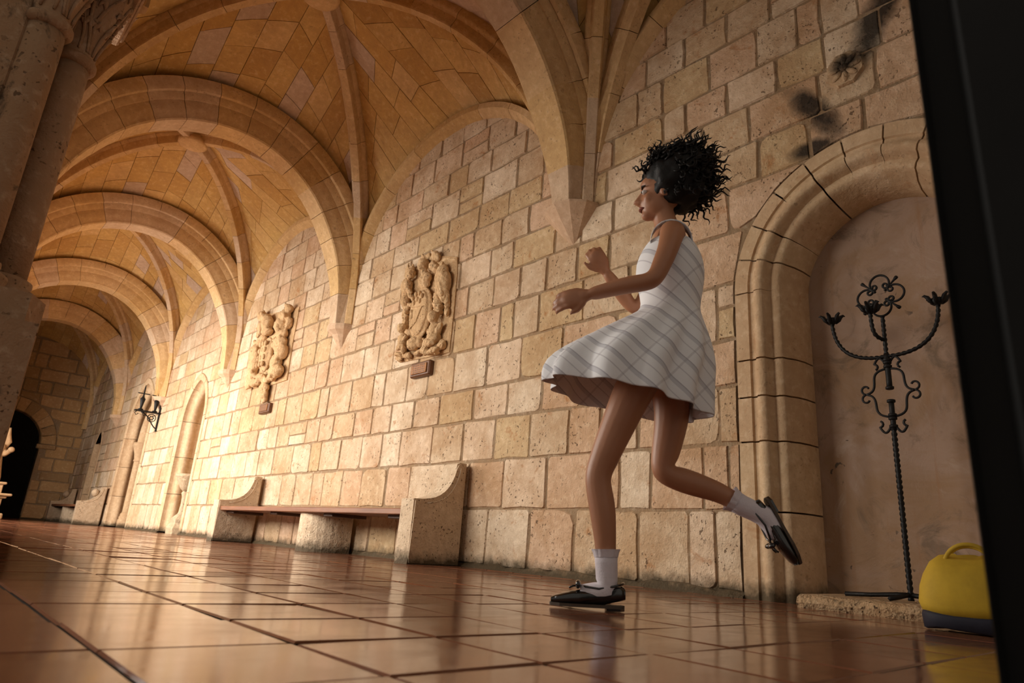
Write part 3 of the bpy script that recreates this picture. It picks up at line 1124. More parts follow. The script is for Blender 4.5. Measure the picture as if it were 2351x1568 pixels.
# carved tendrils and leaves on the bells
rng = random.Random(12)
for (cx, cy) in ((0.004, py - 0.20), (0.135, py)):
    for k in range(9):
        a0 = -2.2 + k * 0.42 + rng.uniform(-0.1, 0.1)
        def bp(a, t, o=0.004):
            r = (0.075 + 0.085 * t ** 1.3)
            sq = 1 / max(abs(math.cos(a)), abs(math.sin(a)))
            r = r * (1 + (sq - 1) * t * 0.6) + o
            return (cx + r * math.cos(a), cy + r * math.sin(a), 2.245 + 0.40 * t)
        path = [bp(a0 + 0.22 * math.sin(s * 4.2 + k), 0.06 + 0.86 * s) for s in [q / 10 for q in range(11)]]
        pz(MB().tube(path, [0.006 + 0.003 * math.sin(PI * q / 10) for q in range(11)], 6), 'carved_tendril', None, True)
        for s, sg in ((0.35, 1), (0.62, -1), (0.85, 1)):
            leafp = [bp(a0 + 0.22 * math.sin(s * 4.2 + k) + sg * w * 0.24, s + 0.10 * math.sin(w * 3.0)) for w in [q / 6 for q in range(7)]]
            pz(MB().tube(leafp, [0.004, 0.010, 0.014, 0.015, 0.012, 0.008, 0.003], 6), 'carved_leaf', None, True)
# pedestal blocks under the columns
for z0, z1 in ((-0.02, 0.34), (0.345, 0.60), (0.605, 0.86), (0.865, 0.995)):
    b = [(-0.24, py - 0.36), (0.22, py - 0.36), (0.282, py - 0.24), (0.282, py + 0.24), (0.22, py + 0.36), (-0.24, py + 0.36)]
    pz(MB().prism(b, 'z', z0 + 0.004, z1 - 0.004), 'pedestal_block')

# ================================================================== things
# ------------------------------------------------------------------ stone benches
def bench(y0, y1, label, scroll, drum_y):
    """y0 = near end, y1 = far end"""
    xf, th = 3.08, 0.20
    root = empty('stone_bench', (3.36, (y0 + y1) / 2, 0))
    tag(root, label, 'bench', 'stone benches with wooden seats along the wall')
    off = Vector(root.location)

    def put(mb, name, mat, par=None, sm=False):
        o = mb.build(name, mat, par or root, sm)
        o.data.transform(Matrix.Translation(-off))
        return o
    curve = bez((xf + 0.09, 0.505), (xf + 0.30, 0.52), (xf + 0.38, 0.66), (xf + 0.40, 0.82), 10)
    outl = [(xf - 0.005, 0.0), (xf, 0.05), (xf, 0.50), *curve, (xf + 0.43, 0.835), (3.58, 0.835), (3.58, 0.0)]
    for ya in (y0, y1 - th):
        mb = MB()
        bm = bmesh.new()
        a = [bm.verts.new((x, ya, z)) for x, z in outl]
        b = [bm.verts.new((x, ya + th, z)) for x, z in outl]
        n = len(outl)
        bm.faces.new(a)
        bm.faces.new(list(reversed(b)))
        for i in range(n): bm.faces.new((a[i], b[i], b[(i + 1) % n], a[(i + 1) % n]))
        bmesh.ops.bevel(bm, geom=[e for e in bm.edges if (e.verts[0].co.y == e.verts[1].co.y)], offset=0.012, segments=2, affect='EDGES')
        mb.bm(bm)
        end = put(mb, 'bench_end', m_bench)
        # raised border that follows the curved arm
        for yy in (ya - 0.001, ya + th + 0.001):
            path = [(x + 0.035, yy, z - 0.03) for x, z in curve]
            put(MB().tube(path, 0.006, 5), 'carved_border', m_bench, end, True)
        if scroll:
            put(MB().sphere((xf + 0.30, ya + th / 2, 0.70), (0.075, th / 2 + 0.012, 0.085), 14, 8), 'scroll', m_bench, end, True)
    put(MB().box(xf + 0.03, 3.578, y0 + th - 0.01, y1 - th + 0.01, 0.375, 0.425, 0.006), 'seat_plank', m_wood)
    nb = 4
    for k in range(nb):
        yy = y0 + th + 0.06 + (y1 - y0 - 2 * th - 0.3) * k / (nb - 1)
        put(MB().box(xf + 0.11, 3.57, yy, yy + 0.28 if k in (0, nb - 1) else yy + 0.18, 0.345, 0.376, 0.004), 'batten', m_wood_dk)
    r = 0.27
    pts = [(3.575, drum_y - r), (3.42, drum_y - r)] + [(3.42 - r * math.sin(t), drum_y - r * math.cos(t)) for t in [PI * k / 12 for k in range(1, 12)]] + [(3.42, drum_y + r), (3.575, drum_y + r)]
    put(MB().prism(pts, 'z', 0.0, 0.375), 'support_drum', m_bench)
    return root


bench(4.51, 9.0, 'long stone bench with wooden seat, its curved end beside the running person', False, 6.57)
bench(17.3, 20.8, 'far stone bench with scrolled ends near the dark doorway', True, 19.3)


# ------------------------------------------------------------------ carved crests and their plaques
def rough(o, amp, scale, seed=0.0):
    for q in o.data.vertices:
        n = noise.fractal(q.co * scale + Vector((seed, 0, 0)), 0.6, 2.0, 4)
        q.co += q.normal * n * amp
    return o


def crest(name, label, cy, cz, spec, slab):
    root = empty(name, (W - 0.02, cy, cz))
    tag(root, label, 'relief', 'carved stone crests on the wall')

    rg = random.Random(int(cy * 100))

    def put(mb, nm):
        """melts the lumps of one figure into a single carved surface"""
        o = mb.build(nm, m_carve, None, True)
        COL.objects.unlink(o)
        r_ = o.modifiers.new('union', 'REMESH')
        r_.mode = 'VOXEL'
        r_.voxel_size = 0.006 if cy < 7 else 0.011
        q_ = o.modifiers.new('soft', 'SMOOTH')
        q_.factor = 0.5
        q_.iterations = 2
        me = bake(o)
        COL.objects.link(o)
        o.modifiers.clear()
        o.data = me
        me.polygons.foreach_set('use_smooth', [True] * len(me.polygons))
        o.parent = root
        N = len(me.vertices)
        co, no = [0.0] * (3 * N), [0.0] * (3 * N)
        me.vertices.foreach_get('co', co)
        me.vertices.foreach_get('normal', no)
        k = 0.25 if 'shield' in nm else 1.0
        for i in range(0, 3 * N, 3):                    # folds, curls and tool marks
            p = Vector(co[i:i + 3])
            n = noise.fractal(p * 17 + Vector((cy, 0, 0)), 0.7, 2.1, 4) * 0.007
            n += 0.0042 * math.sin((p.y + noise.noise(p * 6) * 0.08) * 150 + p.z * 40 + 3 * noise.noise(p * 9)) * (0.5 + 0.5 * noise.noise(p * 5))
            for a in range(3): co[i + a] += no[i + a] * n * k
        me.vertices.foreach_set('co', co)
        me.update()
        return o
    n = len(slab)
    mb = MB()
    v = [(0.02, u - cy, z - cz) for u, z in slab] + [(-0.006, u - cy, z - cz) for u, z in slab] + [(-0.016, (u - cy) * 0.96, (z - cz) * 0.96) for u, z in slab]
    f = [tuple(2 * n + i for i in range(n))] + [(a * n + i, a * n + (i + 1) % n, (a + 1) * n + (i + 1) % n, (a + 1) * n + i) for a in (0, 1) for i in range(n)]
    o = MB().add(v, f).build('backing_slab', m_carve, root)
    for nm, blobs in spec:
        mb = MB()
        for b in blobs:
            u, z, d, ru, rz, rd = b[:6]
            ang = b[6] if len(b) > 6 else 0.0
            mb.sphere((-d * 0.85, u - cy, z - cz), (rd, ru, rz), 16, 10, Matrix.Rotation(ang, 3, 'X'))
            if nm not in ('oval_shield', 'shield_charge', 'long_shield'):
                for _ in range(0 if nm in ('putto', 'bust', 'angel') else 2 if nm in ('draped_figure', 'lion_mask') else 4):     # curls and knuckles of the carving
                    a, t = rg.uniform(0, 2 * PI), rg.uniform(0.55, 0.95)
                    mb.sphere((-d * 0.85 - rd * rg.uniform(0.1, 0.8), u - cy + ru * t * math.cos(a), z - cz + rz * t * math.sin(a)),
                              (rd * 0.35, ru * rg.uniform(0.2, 0.42), rz * rg.uniform(0.2, 0.42)), 10, 7, Matrix.Rotation(rg.uniform(-1, 1), 3, 'X'))
        put(mb, nm)
    return root


def putto(u, z, s=1.0, m=1):
    """seated child: head, trunk, arms, bent legs"""
    return [(u, z + 0.012, 0.13, 0.050 * s, 0.057 * s, 0.052 * s), (u, z + 0.04, 0.12, 0.055 * s, 0.04 * s, 0.055 * s), (u, z - 0.10 * s, 0.085, 0.062 * s, 0.075 * s, 0.06 * s),
            (u, z - 0.17 * s, 0.085, 0.068 * s, 0.06 * s, 0.065 * s), (u - 0.065 * s * m, z - 0.10 * s, 0.09, 0.024 * s, 0.065 * s, 0.03 * s, 0.5 * m), (u + 0.055 * s * m, z - 0.12 * s, 0.10, 0.022 * s, 0.06 * s, 0.03 * s, -0.7 * m),
            (u + 0.02 * m, z - 0.22 * s, 0.13, 0.085 * s, 0.036 * s, 0.04 * s, 0.2 * m), (u + 0.075 * m, z - 0.27 * s, 0.12, 0.032 * s, 0.06 * s, 0.036 * s), (u - 0.03 * m, z - 0.30 * s, 0.10, 0.08 * s, 0.028 * s, 0.04 * s, -0.2 * m)]


shield1 = [(5.455, 2.40, 0.085, 0.19, 0.285, 0.05), (5.455, 2.40, 0.125, 0.155, 0.25, 0.03)]
sp1 = [
    ('oval_shield', shield1),
    ('shield_charge', [(5.46 + dx, 2.56 + dz, 0.158, 0.018, 0.03, 0.02) for dx, dz in ((-0.08, 0.0), (-0.03, 0.04), (0.03, 0.04), (0.08, 0.0), (-0.05, -0.05), (0.0, -0.02), (0.05, -0.05))] +
     [(5.40 + 0.022 * k, 2.36 - 0.012 * k, 0.158, 0.008, 0.10, 0.012, 0.45) for k in range(6)] + [(5.53, 2.33, 0.155, 0.022, 0.09, 0.02), (5.535, 2.42, 0.158, 0.02, 0.022, 0.02), (5.45, 2.455, 0.158, 0.13, 0.008, 0.012, 0.15)]),
    ('bust', [(5.49, 2.93, 0.11, 0.052, 0.062, 0.06), (5.49, 2.975, 0.10, 0.06, 0.04, 0.06), (5.47, 2.85, 0.09, 0.035, 0.05, 0.04), (5.455, 2.775, 0.09, 0.10, 0.075, 0.05, -0.3), (5.45, 2.72, 0.08, 0.07, 0.05, 0.045)]),
    ('plume', [(5.53, 3.03, 0.06, 0.05, 0.05, 0.04), (5.47, 3.06, 0.05, 0.045, 0.035, 0.03), (5.36, 3.03, 0.05, 0.05, 0.06, 0.035, 0.6), (5.31, 3.0, 0.05, 0.045, 0.05, 0.035, -0.6), (5.58, 2.99, 0.05, 0.04, 0.03, 0.03)]),
    ('angel', [(5.72, 2.90, 0.10, 0.05, 0.058, 0.05), (5.735, 2.935, 0.09, 0.058, 0.04, 0.05), (5.79, 2.78, 0.085, 0.075, 0.10, 0.06, -0.3), (5.74, 2.73, 0.10, 0.10, 0.026, 0.035, 0.6), (5.84, 2.74, 0.07, 0.03, 0.09, 0.04), (5.80, 2.62, 0.075, 0.055, 0.08, 0.05), (5.70, 2.66, 0.09, 0.07, 0.024, 0.03, 0.9)]),
    ('wing', [(5.83, 2.97, 0.05, 0.028, 0.11, 0.025, -0.35), (5.87, 2.93, 0.045, 0.022, 0.10, 0.022, -0.2), (5.78, 2.99, 0.05, 0.04, 0.06, 0.025, -0.8)]),
    ('draped_figure', [(5.29, 2.875, 0.11, 0.048, 0.055, 0.052), (5.25, 2.84, 0.09, 0.05, 0.05, 0.05), (5.16, 2.78, 0.08, 0.07, 0.09, 0.06, 0.5), (5.11, 2.64, 0.09, 0.095, 0.145, 0.075, 0.15), (5.20, 2.72, 0.085, 0.04, 0.06, 0.045), (5.09, 2.52, 0.075, 0.06, 0.08, 0.05)]),
    ('horn', [(5.17, 2.52, 0.085, 0.05, 0.035, 0.05), (5.165, 2.46, 0.085, 0.056, 0.035, 0.055), (5.155, 2.41, 0.085, 0.06, 0.035, 0.058), (5.15, 2.36, 0.085, 0.052, 0.035, 0.052), (5.04, 2.43, 0.06, 0.022, 0.10, 0.03), (5.03, 2.33, 0.06, 0.025, 0.05, 0.03)]),
    ('scrolled_trunk', [(5.77, 2.53, 0.06, 0.05, 0.03, 0.045), (5.775, 2.48, 0.06, 0.046, 0.03, 0.045), (5.77, 2.43, 0.06, 0.044, 0.03, 0.042), (5.765, 2.38, 0.06, 0.042, 0.03, 0.04), (5.755, 2.33, 0.055, 0.04, 0.028, 0.04), (5.69, 2.55, 0.07, 0.06, 0.02, 0.03, 0.4)]),
    ('putto', putto(5.175, 2.275, 1.1, 1)),
    ('putto', putto(5.73, 2.265, 0.85, -1)),
    ('lion_mask', [(5.50, 2.08, 0.10, 0.085, 0.075, 0.06), (5.52, 2.05, 0.135, 0.035, 0.03, 0.03), (5.46, 2.10, 0.14, 0.014, 0.014, 0.014), (5.55, 2.105, 0.14, 0.014, 0.014, 0.014), (5.58, 2.09, 0.08, 0.045, 0.06, 0.04), (5.42, 2.09, 0.08, 0.045, 0.06, 0.04), (5.50, 2.145, 0.08, 0.08, 0.035, 0.04)]),
    ('scroll_base', [(5.65, 1.99, 0.06, 0.08, 0.036, 0.045, 0.3), (5.80, 2.0, 0.05, 0.06, 0.055, 0.035, 0.8), (5.73, 2.04, 0.06, 0.04, 0.05, 0.04), (5.42, 1.985, 0.06, 0.10, 0.026, 0.04, -0.25), (5.33, 2.03, 0.07, 0.03, 0.085, 0.035, 0.5), (5.20, 1.945, 0.07, 0.12, 0.026, 0.04, 0.1), (5.05, 2.0, 0.06, 0.04, 0.05, 0.04)]),
]
slab1 = [(5.86, 1.955), (5.30, 1.93), (4.99, 1.925), (4.985, 2.4), (4.99, 2.75), (5.02, 2.93), (5.28, 3.02), (5.45, 3.05), (5.70, 3.02), (5.90, 2.98), (5.93, 2.80), (5.85, 2.6), (5.83, 2.3), (5.86, 2.1)]
crest('carved_crest', 'tall carved limestone crest with cherubs round an oval shield, nearer of the two', 5.45, 2.45, sp1, slab1)

sp2 = [
    ('long_shield', [(9.36, 2.60, 0.10, 0.20, 0.27, 0.06), (9.36, 2.60, 0.14, 0.15, 0.22, 0.05)]),
    ('shield_charge', [(9.36 + a, 2.60 + b, 0.185, 0.035, 0.045, 0.025) for a in (-0.09, 0.0, 0.09) for b in (-0.16, -0.06, 0.05, 0.15)]),
    ('helmet', [(9.50, 3.10, 0.12, 0.11, 0.13, 0.09), (9.48, 2.98, 0.11, 0.14, 0.06, 0.08), (9.56, 3.22, 0.09, 0.06, 0.05, 0.06)]),
    ('plume', [(9.85, 3.30, 0.08, 0.13, 0.08, 0.07, 0.4), (9.80, 3.14, 0.08, 0.11, 0.08, 0.06, -0.4), (9.85, 3.02, 0.07, 0.07, 0.06, 0.05), (9.70, 3.22, 0.08, 0.12, 0.05, 0.05, 0.3)]),
    ('lion_supporter', [(8.93, 3.10, 0.10, 0.13, 0.09, 0.08), (8.98, 2.97, 0.12, 0.12, 0.12, 0.09), (8.92, 2.83, 0.10, 0.14, 0.08, 0.07), (8.85, 3.20, 0.09, 0.08, 0.07, 0.06), (8.80, 2.98, 0.07, 0.06, 0.09, 0.05)]),
    ('mantling', [(9.80, 2.70, 0.10, 0.13, 0.15, 0.08), (9.78, 2.50, 0.09, 0.12, 0.15, 0.08, 0.2), (9.80, 2.32, 0.08, 0.15, 0.10, 0.07), (9.66, 2.22, 0.08, 0.11, 0.06, 0.06), (9.90, 2.22, 0.07, 0.08, 0.06, 0.05), (9.70, 2.88, 0.08, 0.16, 0.07, 0.06, -0.3)]),
    ('mantling', [(8.92, 2.70, 0.10, 0.15, 0.11, 0.09), (8.83, 2.56, 0.10, 0.13, 0.12, 0.09), (8.95, 2.42, 0.10, 0.12, 0.12, 0.08), (8.86, 2.28, 0.12, 0.17, 0.10, 0.09), (9.02, 2.22, 0.09, 0.11, 0.06, 0.06)]),
    ('scroll_base', [(9.40, 2.27, 0.10, 0.16, 0.06, 0.06, 0.2), (9.25, 2.20, 0.08, 0.12, 0.05, 0.05), (9.55, 2.22, 0.08, 0.10, 0.05, 0.05)]),
    ('pendant_mask', [(9.26, 2.10, 0.08, 0.12, 0.07, 0.06), (9.24, 2.0, 0.07, 0.09, 0.08, 0.05), (9.23, 1.93, 0.05, 0.06, 0.05, 0.04)]),
]
slab2 = [(9.85, 2.18), (9.35, 2.14), (8.68, 2.15), (8.70, 2.6), (8.68, 3.0), (8.68, 3.22), (9.3, 3.28), (9.9, 3.36), (10.0, 3.2), (9.95, 2.7)]
crest('carved_crest', 'weathered carved crest with a long shield and mantling, farther of the two', 9.36, 2.6, sp2, slab2)

m_plq = wood_mat('plaque_wood', (0.10, 0.035, 0.012), (0.17, 0.07, 0.025), 1, 0.45)
m_bronze = plain('plaque_face', (0.30, 0.13, 0.045), 0.4, 0.5, 0.35, 14, 0.3)
for (y, z, w, h, lab) in ((5.405, 1.81, 0.165, 0.075, 'small dark wooden plaque under the nearer crest'), (9.20, 1.80, 0.17, 0.07, 'small dark wooden plaque under the farther crest')):
    r = empty('wall_plaque', (W - 0.016, y, z))
    tag(r, lab, 'plaque', 'plaques under the crests')
    MB().box(-0.05, 0.012, -w, w, -h, h, 0.012).build('backboard', m_plq, r)
    face = MB().box(-0.062, -0.045, -w * 0.78, w * 0.78, -h * 0.66, h * 0.66, 0.004).build('engraved_face', m_bronze, r)
    mb = MB()
    rng = random.Random(int(y * 10))
    for k in range(4):
        zz = h * 0.45 - k * h * 0.3
        u = -w * 0.62
        while u < w * 0.6:
            l = rng.uniform(0.012, 0.04)
            mb.box(-0.0635, -0.061, u, min(u + l, w * 0.64), zz - 0.006, zz + 0.006)
            u += l + 0.009
    mb.build('engraved_lines', m_plq, face)

# ------------------------------------------------------------------ the iron candelabrum in the niche
cx_, cy_ = 3.66, 1.178
cand = empty('floor_candelabrum', (cx_, cy_, 0.066))
tag(cand, 'tall black wrought-iron candelabrum with quatrefoil top standing in the plastered niche', 'candelabrum')


def iron(mb, name, par=None):
    return mb.build(name, m_iron, par or cand, True)


def Q(u, z, x=0.0): return (x, u, z - 0.066)            # u: towards the far end of the gallery


def line(a, b, n): return [tuple(a[k] + (b[k] - a[k]) * i / n for k in range(3)) for i in range(n + 1)]


iron(MB().tube(line(Q(0, 0.07), Q(0, 0.90), 90), 0.0140, 4, 60.0), 'twisted_pole')
iron(MB().tube(line(Q(0, 1.10 - 0.0), Q(0, 1.285), 6), 0.014, 6), 'upper_post')
iron(MB().tube(line(Q(0, 1.28), Q(0, 1.49), 30), 0.0115, 4, 60.0), 'twisted_stem')
iron(MB().tube(line(Q(0, 0.88), Q(0, 1.035), 4), 0.013, 6), 'lower_post')
for z in (0.958, 0.94, 0.90, 1.235, 1.215, 1.25, 1.10, 1.03):
    iron(MB().lathe([(0.014, z - 0.074), (0.021, z - 0.070), (0.021, z - 0.060), (0.014, z - 0.056)], (0, 0), 8), 'collar')
# diamond cage
for s in (-1, 1):
    iron(MB().tube(bez(Q(0, 1.205), Q(s * 0.075, 1.20), Q(s * 0.07, 1.17), Q(s * 0.072, 1.13), 8) + bez(Q(s * 0.072, 1.13), Q(s * 0.075, 1.09), Q(s * 0.09, 1.085), Q(s * 0.115, 1.078), 8)[1:], 0.0062, 6), 'cage_bar')
    iron(MB().tube(bez(Q(0, 0.95), Q(s * 0.075, 0.955), Q(s * 0.07, 0.99), Q(s * 0.072, 1.02), 8) + bez(Q(s * 0.072, 1.02), Q(s * 0.075, 1.065), Q(s * 0.09, 1.07), Q(s * 0.115, 1.078), 8)[1:], 0.0062, 6), 'cage_bar')
    for t in (-1, 1):
        path = [Q(s * (0.115 + 0.026 * math.sin(a) * (1 - a / 9)), 1.078 + t * (0.026 * (1 - math.cos(a) * (1 - a / 9)))) for a in [4.3 * k / 12 for k in range(13)]]
        iron(MB().tube(path, 0.0058, 6), 'cage_curl')
    for zb, t in ((0.90, -1), (1.235, 1)):
        path = [Q(s * (0.012 + 0.052 * k / 12), zb + t * (0.03 * math.sin(PI * k / 12) - 0.0)) for k in range(13)]
        path += [Q(s * (0.064 - 0.016 * math.sin(a)), zb - t * 0.016 * (1 - math.cos(a))) for a in [0.4, 0.9, 1.5, 2.2, 2.8]]
        iron(MB().tube(path, 0.0062, 6), 'scroll')
# arms with leaf cups
def leafcup(c, name='leaf_cup'):
    mb = MB()
    mb.lathe([(0.008, -0.006), (0.02, 0.0), (0.028, 0.012), (0.030, 0.028), (0.022, 0.03)], (0, 0), 10)
    for k in range(6):
        a = 2 * PI * k / 6
        d = Vector((math.cos(a), math.sin(a), 0))
        path = [d * 0.018 + Vector((0, 0, 0.0)), d * 0.034 + Vector((0, 0, 0.018)), d * 0.044 + Vector((0, 0, 0.036)), d * 0.058 + Vector((0, 0, 0.045)), d * 0.068 + Vector((0, 0, 0.040))]
        mb.tube(path, [0.006, 0.012, 0.011, 0.007, 0.002], 5)
    o = iron(mb, name)
    o.data.transform(Matrix.Translation(Vector(c)))
    return o


for s in (-1, 1):
    arm = bez(Q(0, 1.272), Q(s * 0.16, 1.262), Q(s * 0.255, 1.33), Q(s * 0.262, 1.50), 40)
    iron(MB().tube(arm, 0.0112, 4, 60.0), 'twisted_arm')
    leafcup(Q(s * 0.262, 1.505))
arm = bez(Q(0, 1.36), Q(0.03, 1.365, -0.06), Q(0.035, 1.39, -0.07), Q(0.035, 1.50, -0.07), 24)
iron(MB().tube(arm, 0.0112, 4, 60.0), 'twisted_arm')
leafcup(Q(0.035, 1.50, -0.07))
# quatrefoil of four C-scrolls with bud tips
zc_ = 1.612
for k in range(4):
    a = PI / 2 * k
    d = Vector((0, math.cos(a), math.sin(a)))
    e = Vector((0, -math.sin(a), math.cos(a)))
    o_ = Vector(Q(0, zc_))
    half = []
    x, y, hd_ = 0.117, 0.0, PI / 2                      # from the middle of the lobe, turning into a curl
    step = 0.003
    for q in range(60):
        half.append((x, y))
        run_ = q * step
        kk = 1 / 0.0495 if run_ < 0.098 else 1 / max(0.0165 - (run_ - 0.098) * 0.10, 0.007)
        hd_ += kk * step
        x += math.cos(hd_) * step
        y += math.sin(hd_) * step
    pth = [(x, -y) for x, y in reversed(half)] + half[1:]
    iron(MB().tube([o_ + d * x + e * y for x, y in pth], 0.0060, 6), 'c_scroll')
    g = (d + e).normalized()
    b0 = o_ + g * 0.062
    iron(MB().tube([b0 - g * 0.032, b0 - g * 0.028, b0 - g * 0.022, b0 - g * 0.012, b0, b0 + g * 0.012, b0 + g * 0.040, b0 + g * 0.056, b0 + g * 0.064, b0 + g * 0.067], [0.002, 0.008, 0.008, 0.004, 0.012, 0.004, 0.006, 0.010, 0.009, 0.003], 7), 'bud')
# tripod feet
for (dx, dy) in ((0.0, 0.30), (-0.10, -0.26), (-0.13, 0.05)):
    iron(MB().tube([(0, 0, 0.03), (dx * 0.2, dy * 0.2, 0.028), (dx * 0.6, dy * 0.6, 0.016), (dx, dy, 0.010)], [0.011, 0.011, 0.010, 0.011], 4), 'foot')

# ------------------------------------------------------------------ the iron wall sconce
sx, sy, sz = W - 0.022, 14.62, 2.25
scn = empty('wall_sconce', (sx, sy, sz))
tag(scn, 'black iron wall sconce with candle spikes projecting beside the portal', 'sconce')
S = lambda mb, nm, sm=True: mb.build(nm, m_iron, scn, sm)
S(MB().box(-0.02, 0.012, -0.025, 0.025, -0.36, 0.12, 0.004), 'wall_strip', False)
S(MB().box(-0.46, -0.01, -0.06, 0.06, -0.012, 0.012), 'shelf_bar', False)
S(MB().tube(bez((-0.02, 0, -0.30), (-0.12, 0, -0.26), (-0.16, 0, -0.06), (-0.34, 0, -0.02), 12), 0.012, 6), 'brace')
ring = [(-0.13 + 0.075 * math.cos(a), 0, -0.11 + 0.075 * math.sin(a)) for a in [2 * PI * k / 20 for k in range(20)]]
S(MB().tube(ring, 0.009, 6, closed=True), 'ring')
for k in range(6):
    a = 2 * PI * k / 6
    S(MB().sphere((-0.13 + 0.035 * math.cos(a), 0, -0.11 + 0.035 * math.sin(a)), 0.016, 8, 6), 'petal')
for k, x in enumerate((-0.36, -0.10)):
    S(MB().lathe([(0.03, 0.012), (0.055, 0.03), (0.02, 0.05), (0.028, 0.10), (0.036, 0.16), (0.05, 0.24), (0.03, 0.26), (0.016, 0.30), (0.014, 0.46), (0.004, 0.52)], (x, 0), 10), 'candle_spike')
    S(MB().box(x - 0.11, x + 0.11, -0.008, 0.008, 0.335, 0.353), 'cross_bar', False)
S(MB().tube([(-0.02, 0, 0.10), (-0.02, 0, 0.28), (-0.05, 0, 0.33), (-0.08, 0, 0.30)], 0.01, 6), 'top_hook')
for x in (-0.28, -0.42):
    S(MB().tube([(x, 0, -0.01), (x - 0.03, 0, -0.05), (x, 0, -0.09), (x + 0.035, 0, -0.06)], 0.008, 6), 'hanging_curl')

# ------------------------------------------------------------------ the stone basin in the narrow niche
fx, fy = W + 0.16, 12.50
fnt = empty('stone_basin', (fx, fy, 0))
tag(fnt, 'worn stone basin on a broken pedestal inside the narrow niche', 'basin')
m_basin = stone('basin_stone', [(0.52, 0.42, 0.29), (0.50, 0.40, 0.27)], mottle=0.3, pits=0.7, grain=0.6)
MB().lathe([(0.06, 0.70), (0.12, 0.76), (0.17, 0.86), (0.20, 0.90), (0.20, 0.93), (0.235, 0.95), (0.235, 1.0), (0.20, 1.0), (0.17, 0.93)], (0, 0), 18).build('bowl', m_basin, fnt, True)
MB().lathe([(0.10, 0.30), (0.07, 0.36), (0.06, 0.50), (0.065, 0.62), (0.085, 0.68), (0.07, 0.71)], (0, 0), 14).build('stem', m_basin, fnt, True)
MB().lathe([(0.21, 0.0), (0.22, 0.10), (0.17, 0.18), (0.18, 0.24), (0.12, 0.30), (0.10, 0.32)], (0, 0), 8).build('foot_block', m_basin, fnt, False)

# ------------------------------------------------------------------ the statue at the far end
stx, sty = 1.44, 18.0
stt = empty('pedestal_statue', (stx, sty, 0))
tag(stt, 'weathered stone statue on a moulded pedestal in front of the dark doorway', 'statue')
m_stat = stone('statue_stone', [(0.60, 0.38, 0.20), (0.62, 0.40, 0.22)], mottle=0.3, pits=0.4, grain=0.4)
ped = MB().box(-0.42, 0.42, -0.42, 0.42, 0.0, 0.12, 0.02).box(-0.34, 0.34, -0.34, 0.34, 0.12, 0.42, 0.01).box(-0.40, 0.40, -0.40, 0.40, 0.42, 0.47, 0.012).box(-0.48, 0.48, -0.48, 0.48, 0.47, 0.52, 0.015)
ped.box(-0.30, 0.30, -0.30, 0.30, 0.52, 0.70, 0.01).box(-0.35, 0.35, -0.35, 0.35, 0.70, 0.75, 0.015)
ped.build('pedestal', m_stat, stt)
fig = MB().lathe([(0.24, 0.75), (0.25, 0.85), (0.20, 1.10), (0.17, 1.28), (0.20, 1.42), (0.19, 1.52), (0.08, 1.58), (0.06, 1.63)], (0, 0), 16)
fig.sphere((0.0, 0, 1.73), (0.085, 0.10, 0.12), 14, 10)
fig.tube([(0.15, 0, 1.48), (0.20, -0.05, 1.60), (0.15, -0.08, 1.74), (0.13, -0.08, 1.88)], [0.07, 0.06, 0.05, 0.045], 10)
fig.tube([(0.12, 0, 1.46), (0.20, -0.10, 1.34), (0.25, -0.16, 1.40)], [0.07, 0.06, 0.045], 10)
o = fig.build('robed_figure', m_stat, stt, True)
rough(o, 0.02, 9)
MB().sphere((0.27, -0.17, 1.43), 0.062, 14, 10).build('orb', m_stat, stt, True)

# ------------------------------------------------------------------ dark post close to the camera
pr = empty('wooden_post', (0.60, 0.142, 0))
pr.rotation_euler = (0, 0, math.radians(13.5))
tag(pr, 'black timber post close to the camera along the frame edge', 'post')
body = MB()
outl = [(0.0, 0.0), (0.012, -0.006), (0.010, -0.03), (0.0, -0.036), (0.0, -0.085), (0.012, -0.09), (0.012, -0.115), (0.0, -0.12), (0.0, -0.26), (0.14, -0.26), (0.14, 0.0)]
body.prism(outl, 'z', 0.10, 2.3)
body.build('shaft', m_black, pr)
MB().box(-0.01, 0.16, -0.28, 0.0, 0.0, 0.10, 0.008).build('plinth', m_black, pr)

# ------------------------------------------------------------------ yellow bag on the floor beside the post
bag = empty('yellow_bag', (3.02, 0.76, 0))
bag.rotation_euler = (0, 0, 0.25)
tag(bag, 'soft yellow bag with a dark blue base on the floor beside the post', 'bag')
m_yel = plain('yellow_cloth', (0.62, 0.40, 0.03), 0.75, 0, 0.3, 7, 0.3)
m_navy = plain('navy_cloth', (0.02, 0.02, 0.035), 0.7, 0, 0.3, 9, 0.3)


def soft_box(rings, n=28, p=3.2):
    """stack of super-ellipse rings (z, rx, ry)"""
    v, f = [], []
    for z, rx, ry in rings:
        for j in range(n):
            a = 2 * PI * j / n
            c, s_ = math.cos(a), math.sin(a)
            v.append((rx * math.copysign(abs(c) ** (2 / p), c), ry * math.copysign(abs(s_) ** (2 / p), s_), z + 0.006 * math.sin(3 * a + z * 30)))
    m = len(rings)
    f = [(i * n + j, i * n + (j + 1) % n, (i + 1) * n + (j + 1) % n, (i + 1) * n + j) for i in range(m - 1) for j in range(n)]
    f += [tuple(range(n - 1, -1, -1)), tuple((m - 1) * n + j for j in range(n))]
    return MB().add(v, f)


